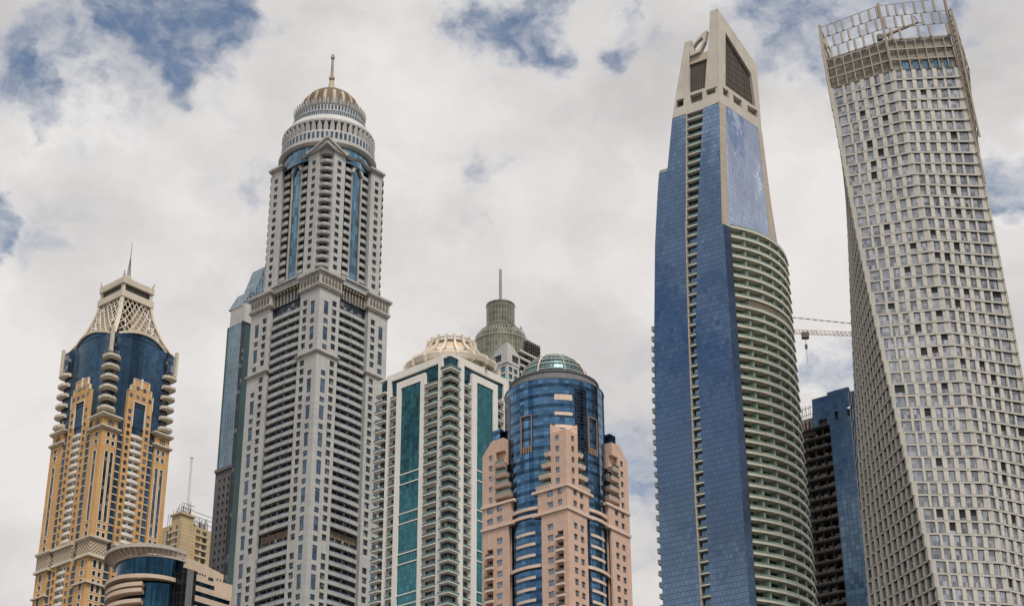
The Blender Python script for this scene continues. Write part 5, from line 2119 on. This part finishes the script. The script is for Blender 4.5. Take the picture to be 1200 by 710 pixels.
def unfinished_tower():
    t = Thing('unfinished_tower', 'unfinished tower with open dark concrete floors and partly fitted blue glass', 'skyscraper', (118.47, 560.0, 0), 48.0)
    aL = R(6.0)
    F = Fr((0, 0), (-math.sin(aL), math.cos(aL)), (-math.cos(aL), -math.sin(aL)))
    ux, uy = F.t, F.n
    P = lambda u, d: (F.o[0] + F.t[0] * u + F.n[0] * d, F.o[1] + F.t[1] * u + F.n[1] * d)
    W = 25.4
    FH = 3.72
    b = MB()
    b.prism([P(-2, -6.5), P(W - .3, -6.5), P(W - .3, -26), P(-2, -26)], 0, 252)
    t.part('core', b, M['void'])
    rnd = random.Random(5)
    z = 252.4
    k = 0
    edge = lambda z: 11.9 if z > 236 else 11.9
    while z > 115:
        q = MB()
        q.prism([P(2.0, -6.4), P(W, -6.4), P(W, 0.0), P(2.0, 0.0)], z - .4, z)
        r_ = MB()
        r_.fbox(F, 11.2, W, z + .01, z + .22, -.3, .12)
        for i in range(7):
            u = 11.6 + i * 1.7
            if rnd.random() < .75:
                r_.fbox(F, u, u + rnd.uniform(.5, 1.3), z + .2, z + rnd.uniform(.5, 1.0), -.5, -.1)
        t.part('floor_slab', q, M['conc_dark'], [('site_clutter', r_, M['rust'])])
        for u in (12.2, 15.4, 18.6, 21.8, 24.9):
            c_ = MB()
            c_.fbox(F, u - .35, u + .35, z - FH, z - .4, -2.6, -1.8)
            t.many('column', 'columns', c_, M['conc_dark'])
        for u0, u1 in ((12.6, 15.0), (15.8, 18.2), (19, 21.4), (22.2, 24.4)):
            if rnd.random() < .75 and z < 243:
                w_ = MB()
                w_.fbox(F, u0 + rnd.uniform(0, .5), u1 - rnd.uniform(0, .8), z - FH + .05, z - 1.2, -2.9, -2.7)
                t.many('partition', 'partitions', w_, stone('grey_partition', (0.30, 0.31, 0.33)) if 'grey_partition' not in bpy.data.materials else bpy.data.materials['grey_partition'])
        z -= FH
        k += 1
    g_ = MB()
    g_.plate(F, [(-2, 60), (11.3, 60), (11.6, 252.3), (17.9, 252.3), (17.4, 263.0), (11.5, 263.0), (11.5, 264.0), (3.3, 264.0), (2.9, 262), (-2, 262)],
             [[(12.3, 252.32), (15.4, 252.32), (15.4, 254.6), (12.3, 254.6)], [(7.9, 253.0), (9.3, 253.0), (9.3, 256.2), (7.9, 256.2)], [(3.2, 253.2), (4.6, 253.2), (4.6, 257.0), (3.2, 257.0)]], -.5, .25)
    t.part('glass_wall', g_, M['unf_glass'])
    q = MB()
    q.prism([P(0, -.6), P(17, -.6), P(17, -6.4), P(0, -6.4)], 252.4, 256.4)
    t.part('top_floor', q, M['conc_dark'])
    q = MB()
    for z in (255.5, 258, 260.5):
        q.tube((*P(17.9, -.2), z), (*P(23.0, -.2), z - .3), .13, 4)
    for u in (18.6, 20.2, 21.6, 22.8):
        q.tube((*P(u, -.2), 252), (*P(u, -.2), 261.5), .11, 4)
        q.tube((*P(u, -.2), 252), (*P(u - 1.2, -.2), 261), .08, 4)
    t.part('scaffold', q, M['lattice_steel'])
    q = MB()
    q.prism([P(17.8, -1), P(23.2, -1), P(23.2, -6), P(17.8, -6)], 250.4, 256.8)
    t.part('top_floor', q, M['conc_dark'])
    q = MB()
    for k_ in range(44):
        z = 262 - 3.4 * k_
        q.tube((*P(2.4, .6), z), (*P(2.4 + (.9 if k_ % 2 else 0), .6), z - 3.4), .09, 4)
        q.tube((*P(3.3, .6), z), (*P(3.3, .6), z - 3.4), .09, 4)
    t.part('hoist_mast', q, M['lattice_steel'])
    return t


# ================================================================== tower crane between them
def tower_crane():
    t = Thing('tower_crane', 'pale lattice tower crane with a level jib reaching between the blue and twisted towers', 'crane', (101.6, 600.0, 0), 0)
    pale = metal('crane_paint', (0.66, 0.60, 0.54), 0.6)
    red = metal('crane_red', (0.36, 0.16, 0.12), 0.6)
    H = 302.5
    q = MB()
    h = .95
    for sx in (-h, h):
        for sy in (-h, h):
            q.tube((sx, sy, 0), (sx, sy, H), .16, 4)
    k = 0
    for z in frange(150, H - 2, 2.2):
        s = 1 if k % 2 else -1
        q.tube((-h * s, -h, z), (h * s, -h, z + 2.2), .1, 4)
        q.tube((h, -h * s, z), (h, h * s, z + 2.2), .1, 4)
        q.tube((-h, -h * s, z), (-h, h * s, z + 2.2), .1, 4)
        q.tube((-h, -h, z), (h, -h, z), .09, 4)
        k += 1
    t.part('mast', q, pale)
    q = MB()
    q.box(-1.4, 1.4, -1.4, 1.4, H, H + 1.8)
    q.tube((0, 0, H), (0, 0, H + 8.5), .35, 6, .15)
    t.part('slewing_head', q, red)
    # jib to the right
    d = Vector((0.985, 0.10, 0.0)).normalized()
    n_ = Vector((-d.y, d.x, 0))
    J0 = Vector((0, 0, H + 1.4))
    L = 42.0
    q = MB()
    r2 = MB()
    for s in (-.6, .6):
        a, b_ = J0 + n_ * s, J0 + n_ * s + d * L
        q.tube(a, b_, .14, 4)
    q.tube(J0 + Vector((0, 0, 1.5)), J0 + d * L + Vector((0, 0, 1.5)), .15, 4)
    N = 26
    for i in range(N):
        x0, x1 = L * i / N, L * (i + .5) / N
        x2 = L * (i + 1) / N
        for s in (-.6, .6):
            tgt = r2 if (i // 4) % 2 else q
            tgt.tube(J0 + n_ * s + d * x0, J0 + d * x1 + Vector((0, 0, 1.5)), .1, 4)
            tgt.tube(J0 + d * x1 + Vector((0, 0, 1.5)), J0 + n_ * s + d * x2, .1, 4)
    t.part('jib', q, pale, [('jib_bracing', r2, red)])
    q = MB()
    cdir = -d
    q.tube(J0, J0 + cdir * 9, .5, 4)
    q.box(-10, -7, -1, 1, H + .2, H + 2.4)
    t.part('counterweight', q, M['dark_steel'])
    # tie rope with its dark clamps
    q = MB()
    top = Vector((0, 0, H + 8.2))
    far = J0 + d * L + Vector((0, 0, 3.9))
    q.tube(top, far, .1, 5)
    for i in range(16):
        f = (i + .4) / 16
        a = top.lerp(far, f)
        b_ = top.lerp(far, f + .034)
        q.tube(a, b_, .2, 5)
    t.part('tie_bar', q, M['dark_steel'])
    q = MB()
    c = J0 + d * 8.0
    q.box(c.x - 1.3, c.x + 1.3, c.y - 1, c.y + 1, c.z - 2.0, c.z + .2)
    hook = MB()
    hook.tube((c.x, c.y, c.z - 2), (c.x, c.y, c.z - 11.5), .09, 5)
    hook.box(c.x - .45, c.x + .45, c.y - .45, c.y + .45, c.z - 6.2, c.z - 4.6)
    t.part('trolley', q, M['dark_steel'], [('hook', hook, M['dark_steel'])])
    return t


# ================================================================== towers behind
M['spire_white'] = stone('pale_grey_cladding', (0.50, 0.48, 0.46), 0.7, (2.4, 3.4, .09), 0.85, 0.1, 0.1)
M['grey_stone'] = stone('grey_purple_stone', (0.17, 0.17, 0.175), 0.85, (2.2, 3.5, .1), 0.85, 0.1, 0.1)
M['pale_teal'] = curtain('pale_teal_glass', (0.24, 0.33, 0.38), 1.6, 3.4, 0.22, (0.30, 0.34, 0.36), 1.0, 0.1, 0.01, 0.16, 0.02, (0.14, 0.20, 0.25))
M['teal_wall'] = curtain('grey_green_glass', (0.085, 0.135, 0.13), 3.0, 30.0, 0.05, (0.05, 0.07, 0.07), 0.9, 0.12, 0.006, 0.06, 0.012, (0.065, 0.105, 0.105))
M['teal_blade'] = curtain('blade_glass', (0.15, 0.24, 0.29), 1.5, 1.7, 0.22, (0.30, 0.36, 0.38), 0.95, 0.08, 0.02, 0.25, 0.03)


def grey_tower():
    t = Thing('glass_blade_tower', 'narrow grey and teal glass tower with sloping glass blades on top', 'skyscraper', (-117.35, 700.0, 0), 49.5)
    W = 26.0
    b = MB()
    b.prism([(0, 0), (W, 0), (W, 11), (0, 11)], 0, 361)
    t.part('glass_wall', b, M['teal_wall'])
    # left side: pale glazing above, stone with windows below
    q = MB()
    q.fbox(FL, .3, 9.6, 292, 361, -2, .25)
    t.part('pale_glazing', q, M['pale_teal'])
    m = MB()
    us, zs, holes = [0.25, 1.6, 2.8, 4.4, 5.6, 7.2, 8.4, 10.9], [100.0], set()
    z = 150.0
    while z < 288:
        zs += [z, z + 1.9]
        for i in (1, 3, 5):
            holes.add((i, len(zs) - 2))
        z += 3.5
    zs.append(292.0)
    m.wall(FL, us, zs, holes, .4, .5, 2.0)
    t.part('stone_wall', m, M['grey_stone'])
    for i, j in holes:
        w_ = MB()
        w_.fbox(FL, us[i], us[i + 1], zs[j], zs[j + 1], 0, .12)
        t.many('window', 'windows', w_, M['win_dark'])
    q = MB()
    q.fbox(FL, .25, 11.2, 292, 293.4, 0, 1.0)
    t.part('ledge', q, M['grey_stone'])
    q = MB()
    q.fbox(FL, -.2, 1.0, 100, 361, -.5, .5)
    t.part('edge_strip', q, M['dark_wall'])
    q = MB()
    q.fbox(FR, -.4, W, 360.5, 369.5, -9, .6)
    t.part('parapet_block', q, M['spire_white'])
    q = MB()
    q.hexa([(2.6, 1.0, 369), (W, 1.0, 369), (W, 9, 369), (2.6, 9, 369)], [(10.5, 1.0, 392.5), (W, 1.0, 392.5), (W, 9, 392.5), (10.5, 9, 392.5)])
    q2 = MB()
    q2.hexa([(-.6, 1.6, 369), (6, 1.6, 369), (6, 10.5, 369), (-.6, 10.5, 369)], [(4.0, 1.6, 378.0), (9, 1.6, 378.5), (9, 10.5, 378.5), (4.0, 10.5, 378.0)])
    t.part('glass_blade', q, M['teal_blade'])
    t.part('glass_blade', q2, M['teal_blade'])
    return t


M['olive_glass'] = curtain('olive_drum_glass', (0.27, 0.265, 0.20), 1.5, 3.4, 0.20, (0.32, 0.31, 0.25), 0.85, 0.12, 0.02, 0.22, 0.03, (0.13, 0.14, 0.105))


def rotunda_tower():
    t = Thing('rotunda_tower', 'pale tower behind with a round olive glass top and a plain dark mast', 'skyscraper', (-2.6, 800.0, -5.0), 49.5)
    W = 26.0
    b = MB()
    b.box(0.6, W, .6, W, 0, 399)
    t.part('core', b, M['dark_wall'])
    wh = M['spire_white']
    for F in (FR, FL):
        m = MB()
        us, zs, holes = [0.0, 1.3, 4.0, 5.2, 7.9, 9.2], [250.0], set()
        z = 330.0
        while z < 391:
            zs += [z, z + 2.7]
            holes |= {(1, len(zs) - 2), (3, len(zs) - 2)}
            z += 3.9
        zs.append(393.0)
        m.wall(F, us, zs, holes, .5, 0, .7)
        t.part('wall', m, wh)
        for i, j in holes:
            w_ = MB()
            w_.fbox(F, us[i], us[i + 1], zs[j], zs[j + 1], -.6, -.45)
            t.many('window', 'windows', w_, M['teal'])
        z = 340.0
        while z < 404:
            q = MB()
            q.fbox(F, 9.3, W - .5, z - .3, z, -2, .7)
            q.fbox(F, 9.3, W - .5, z + .02, z + .9, .55, .7)
            t.many('balcony', 'balconies', q, wh)
            z += 3.9
        m = MB()
        m.plate(F, [(-.3, 393), (9.6, 393), (9.6, 399), (4.0, 403), (-.3, 404)], [[(3.6, 394.5), (8.6, 394.5), (8.6, 398.2), (3.6, 398.2)]], -.8, .25)
        t.part('gable', m, wh)
        q = MB()
        q.fbox(F, 3.6, 8.6, 394.5, 398.2, -.7, -.3)
        t.part('gable_glazing', q, M['teal_win'])
    q = MB()
    q.hexa([(-.4, -.4, 393), (3, -.4, 393), (3, 3, 393), (-.4, 3, 393)], [(1.8, 1.8, 404.5), (2.2, 1.8, 404.5), (2.2, 2.2, 404.5), (1.8, 2.2, 404.5)])
    t.part('corner_fin', q, wh)
    c = (12.0, 14.6)
    q = MB()
    q.lathe(c, [(13.6, 385), (13.6, 412.0), (13.0, 415.0), (11.2, 417.8), (8.6, 419.6)], 56)
    t.part('lower_drum', q, M['olive_glass'])
    q = MB()
    q.lathe(c, [(13.75, 411.2), (13.9, 411.5), (13.75, 411.9)], 56)
    q.lathe(c, [(8.6, 419.4), (8.8, 419.9), (7.5, 420.3)], 48)
    t.part('drum_hoop', q, M['lattice_steel'])
    q = MB()
    q.lathe(c, [(7.35, 419.8), (7.35, 432.6), (7.55, 432.8), (7.55, 433.8), (6.0, 433.9), (5.5, 433.0), (0, 433.0)], 44)
    t.part('upper_drum', q, M['olive_glass'])
    q = MB()
    q.tube((c[0], c[1], 433), (c[0], c[1], 455.0), .85, 8, .7)
    t.part('mast', q, M['steel'])
    # dark open lattice storey on the right
    q = MB()
    for i in range(7):
        q.fbox(FR, 16 + i * 1.5, 16.3 + i * 1.5, 396, 411, -6, .4)
    for z in frange(397, 411, 2.0):
        q.fbox(FR, 15.6, 26, z, z + .3, -6, .4)
    t.part('open_frame', q, M['dark_steel'])
    q = MB()
    q.fbox(FR, 15.8, 26.4, 396, 410, -12, -2)
    t.part('plant_room', q, M['grey_stone'])
    q = MB()
    q.tube((15.5, 4.0, 404), (15.5, 4, 420), .2, 5)
    q.tube((1.0, 2.0, 418), (16.5, 5.0, 418.6), .16, 5)
    q.tube((15.5, 4, 419.8), (24, 5, 412), .14, 5)
    t.part('roof_davit', q, M['dark_steel'])
    return t


M['sand'] = stone('sand_render', (0.54, 0.42, 0.25), 0.85, (500, 1.7, .8), 0.84, 0.1, 0.2)
M['sand_band'] = stone('pale_sand_band', (0.54, 0.46, 0.31), 0.85)


def sand_tower():
    t = Thing('sand_coloured_tower', 'small sand coloured tower behind with starter bars and a slim mast on its roof', 'building', (-157.29, 800.0, 0), 49.5)
    sd_ = M['sand']
    b = MB()
    b.box(.7, 22, .7, 14, 0, 305.2)
    t.part('core', b, sd_)
    for F, us, cols in ((FR, [0, 6.6, 8.4, 9.6, 12.2, 13.4, 16.2, 18.0, 22], (3, 5)), (FL, [0, 2.0, 3.4, 6.4, 8.2, 14], (1, 3))):
        m = MB()
        zs, holes = [200.0], set()
        z = 240.0
        while z < 303:
            zs += [z, z + 2.2]
            for i in cols:
                holes.add((i, len(zs) - 2))
            z += 3.45
        zs.append(305.6)
        m.wall(F, us, zs, holes, .8, 0, .75)
        t.part('wall', m, sd_)
        for i, j in holes:
            w_ = MB()
            w_.fbox(F, us[i], us[i + 1], zs[j], zs[j + 1], -1.0, -.75)
            t.many('window', 'windows', w_, M['win_dark'])
        for u in ((14.4, 15.4),) if F is FR else ((2.2, 3.2), (8.8, 9.8)):
            q = MB()
            q.fbox(F, u[0], u[1], 200, 303, -.1, .12)
            t.part('tall_window', q, M['win_blue'])
        z = 240.0 - .9
        while z < 304:
            q = MB()
            q.fbox(F, us[cols[0]] - .2, us[cols[-1] + 1] + .2, z, z + .85, -.5, .5)
            t.many('balcony', 'balconies', q, M['sand_band'])
            z += 3.45
    m = MB()
    m.box(0.4, 8.4, 1.0, 7.5, 305, 310.0)
    m.box(-.2, 9.0, .4, 8.1, 309.8, 310.9)
    t.part('penthouse', m, sd_)
    q = MB()
    rnd = random.Random(3)
    for i in range(120):
        x, y = rnd.uniform(1, 20), rnd.uniform(1.5, 12)
        z0 = 310.5 if x < 9 and y < 8 else 305
        q.tube((x, y, z0), (x + rnd.uniform(-.3, .3), y, z0 + rnd.uniform(3.0, 7.5)), .11, 4)
    for z in (308.5, 311.0, 313.2):
        q.tube((8.6, 1.2, z), (21, 1.2, z), .14, 4)
        q.tube((1, 1.2, z + 2.5), (8.5, 1.2, z + 2.5), .14, 4)
    t.part('starter_bars', q, M['rust'])
    q = MB()
    for sx, sy in ((-.45, -.45), (.45, -.45), (0, .5)):
        q.tube((6.6 + sx, 4.2 + sy, 310.8), (6.6 + sx * .6, 4.2 + sy * .6, 341.5), .24, 4)
    for k in range(20):
        z = 311 + k * 1.5
        s = 1 if k % 2 else -1
        q.tube((6.6 - .4 * s, 3.8, z), (6.6 + .4 * s, 3.8, z + 1.5), .16, 4)
    q.tube((6.6, 4.2, 341), (6.6, 4.2, 342.0), .8, 8)
    q.tube((6.6, 4.2, 342), (6.6, 4.2, 344.5), .5, 8, .2)
    t.part('mast', q, M['white'])
    return t


# ================================================================== low curved office block in front
M['office'] = stone('warm_beige_render', (0.60, 0.47, 0.36), 0.8, (4.5, 30, .06), 0.88, 0.1, 0.15)
M['office_glass'] = curtain('office_blue_glass', (0.05, 0.13, 0.20), 2.2, 3.4, 0.07, (0.02, 0.03, 0.04), 1.0, 0.05, 0.012, 0.3, 0.02, (0.02, 0.06, 0.10))
M['canopy'] = stone('canopy_paint', (0.47, 0.41, 0.36), 0.7, None, 0.8, 0.1, 0.2)
M['black_panel'] = curtain('black_panel', (0.028, 0.026, 0.03), 1.5, 3.2, 0.08, (0.06, 0.06, 0.06), 0.6, 0.2, 0.01, 0.3)


def curved_office():
    t = Thing('curved_office_block', 'low beige office block with a round glass front under a curved louvred canopy', 'building', (-97.71, 520.0, 0), 49.5)
    of = M['office']
    c = (-4.5, 12.0)
    RG = 12.0
    FR0 = Fr((0, 0), (1, 0), (0, -1))
    # wing to the right with strip windows, its top rising to meet the canopy
    m = MB()
    m.box(-3.0, 12.6, 0.75, 20, 0, 186.4)
    m.box(12.6, 16.4, .75, 20, 0, 183.6)
    holes = [[(-.6, 180.9), (9.4, 180.9), (9.4, 182.3), (-.6, 182.3)]]
    m.plate(FR0, [(-3.2, 179.99), (12.6, 179.99), (12.6, 186.8), (6, 187.8), (-2.6, 188.8), (-3.2, 188.8)], holes, -.7, 0.0)
    lows = [[(-.6, z), (15.9, z), (15.9, z + 1.4), (-.6, z + 1.4)] for z in (177.8, 174.6, 171.4, 168.2)]
    m.plate(FR0, [(-3.2, 100), (16.4, 100), (16.4, 184.4), (12.62, 184.4), (12.62, 179.97), (-3.2, 179.97)], lows, -.7, 0.0)
    t.part('wing', m, of)
    for l in holes + lows:
        w_ = MB()
        w_.fbox(FR0, l[0][0], l[1][0], l[0][1], l[2][1], -.5, -.3)
        t.part('strip_window', w_, M['office_glass'])
    for i in range(9):
        w_ = MB()
        u = 1.0 + i * 1.0 if i < 5 else 9.9 + (i - 5) * 1.2
        w_.fbox(FR0, u, u + .45, 184.4, 185.0, .02, .08)
        t.part('small_vent', w_, M['win_dark'])
    w_ = MB()
    w_.fbox(FR0, 6.6, 8.6, 183.7, 184.6, .02, .08)
    t.part('small_window', w_, M['win_blue'])
    # round glass front under the canopy, running on straight to the wing
    def front(r, a0=118, n=40):
        pts = []
        for i in range(n + 1):
            a = a0 + (270 - a0) * i / n
            k = 1.0 if a < 190 else 1.0 - .95 * ((a - 190) / 80.0)
            rr = RG + (r - RG) * (k if r > RG else 1.0)
            pts.append((c[0] + rr * math.cos(R(a)), c[1] + rr * math.sin(R(a))))
        return pts + [(-2.6, pts[-1][1])]
    def sheet(r0, r1, z0, z1):
        q = MB()
        A, B_ = front(r0), front(r1)
        s_ = 0.0
        for i in range(len(A) - 1):
            l = math.hypot(A[i + 1][0] - A[i][0], A[i + 1][1] - A[i][1])
            q.face([(*A[i], z0), (*A[i + 1], z0), (*B_[i + 1], z1), (*B_[i], z1)], [(s_, z0), (s_ + l, z0), (s_ + l, z1), (s_, z1)])
            s_ += l
        return q
    t.part('glass_front', sheet(RG - .6, RG - .2, 180.6, 187.2), M['office_glass'])
    t.part('lower_glass', sheet(RG - 1.0, RG - 1.0, 100, 183.2), M['office_glass'])
    m = MB()
    m.prism(arc_pts(c, RG - .8, 118, 270, 32) + [(-2.6, 20)], 186.4, 187.0)
    t.part('ceiling', m, M['canopy'])
    # beige balcony bands
    for k, z in enumerate((180.2, 177.6, 175.7, 172.4, 169.1, 165.8)):
        q = MB()
        if k == 0:
            q.ring_beam(front(RG + 2.6, 122, 30), -3.6, 0.0, z - .45, z + .75)
        else:
            q.ring_beam(arc_pts(c, RG + 2.2, 124, 218, 24), -3.6, 0.0, z - .45, z + .75)
            q.ring_beam(arc_pts(c, RG + 2.2, 217.9, 218.1, 1), -3.6, 0.0, z - .45, z + .75)
        t.part('balcony_band', q, of)
    # canopy: outer hoop, inner hoop, louvre blades between
    q = MB()
    q.ring_beam(front(RG + 3.4, 116, 48), -.5, 0.1, 189.1, 190.2)
    q.ring_beam(front(RG + .3, 116, 48), -.5, 0.2, 186.8, 187.4)
    t.part('canopy_hoop', q, M['canopy'])
    for i in range(22):
        a = 118 + 152 * i / 21
        ca, sa = math.cos(R(a)), math.sin(R(a))
        F = Fr(c, (ca, sa), (-sa, ca))
        ov = max(.5, 3.2 * (1.0 if a < 190 else 1.0 - .95 * ((a - 190) / 80.0)))
        q = MB()
        q.plate(F, [(RG + .2, 187.0), (RG + ov, 189.2), (RG + ov, 190.0), (RG + .2, 187.8)], [], -.16, .16)
        t.part('canopy_blade', q, M['office'])
    q = MB()
    pts, outp = front(RG + .2, 116, 48), front(RG + 3.3, 116, 48)
    for i in range(len(pts) - 1):
        q.hexa([(*pts[i], 187.75), (*pts[i + 1], 187.75), (*outp[i + 1], 190.05), (*outp[i], 190.05)],
               [(*pts[i], 187.95), (*pts[i + 1], 187.95), (*outp[i + 1], 190.3), (*outp[i], 190.3)])
    t.part('canopy_roof', q, M['canopy'])
    # black lift shaft beside the round front
    q = MB()
    q.box(-6.0, -.9, -3.6, 1.0, 0, 183.6)
    t.part('lift_shaft', q, M['black_panel'])
    q = MB()
    q.box(-4.6, -2.2, -3.76, -3.59, 0, 183.4)
    t.part('shaft_panel', q, M['grey_stone'])
    return t


grey_tower()
rotunda_tower()
sand_tower()
dome_tower()
tan_tower()
curved_office()
white_tower()
pink_tower()
unfinished_tower()
tower_crane()
blue_tower()
twisted_tower()
finish_repeats(100)
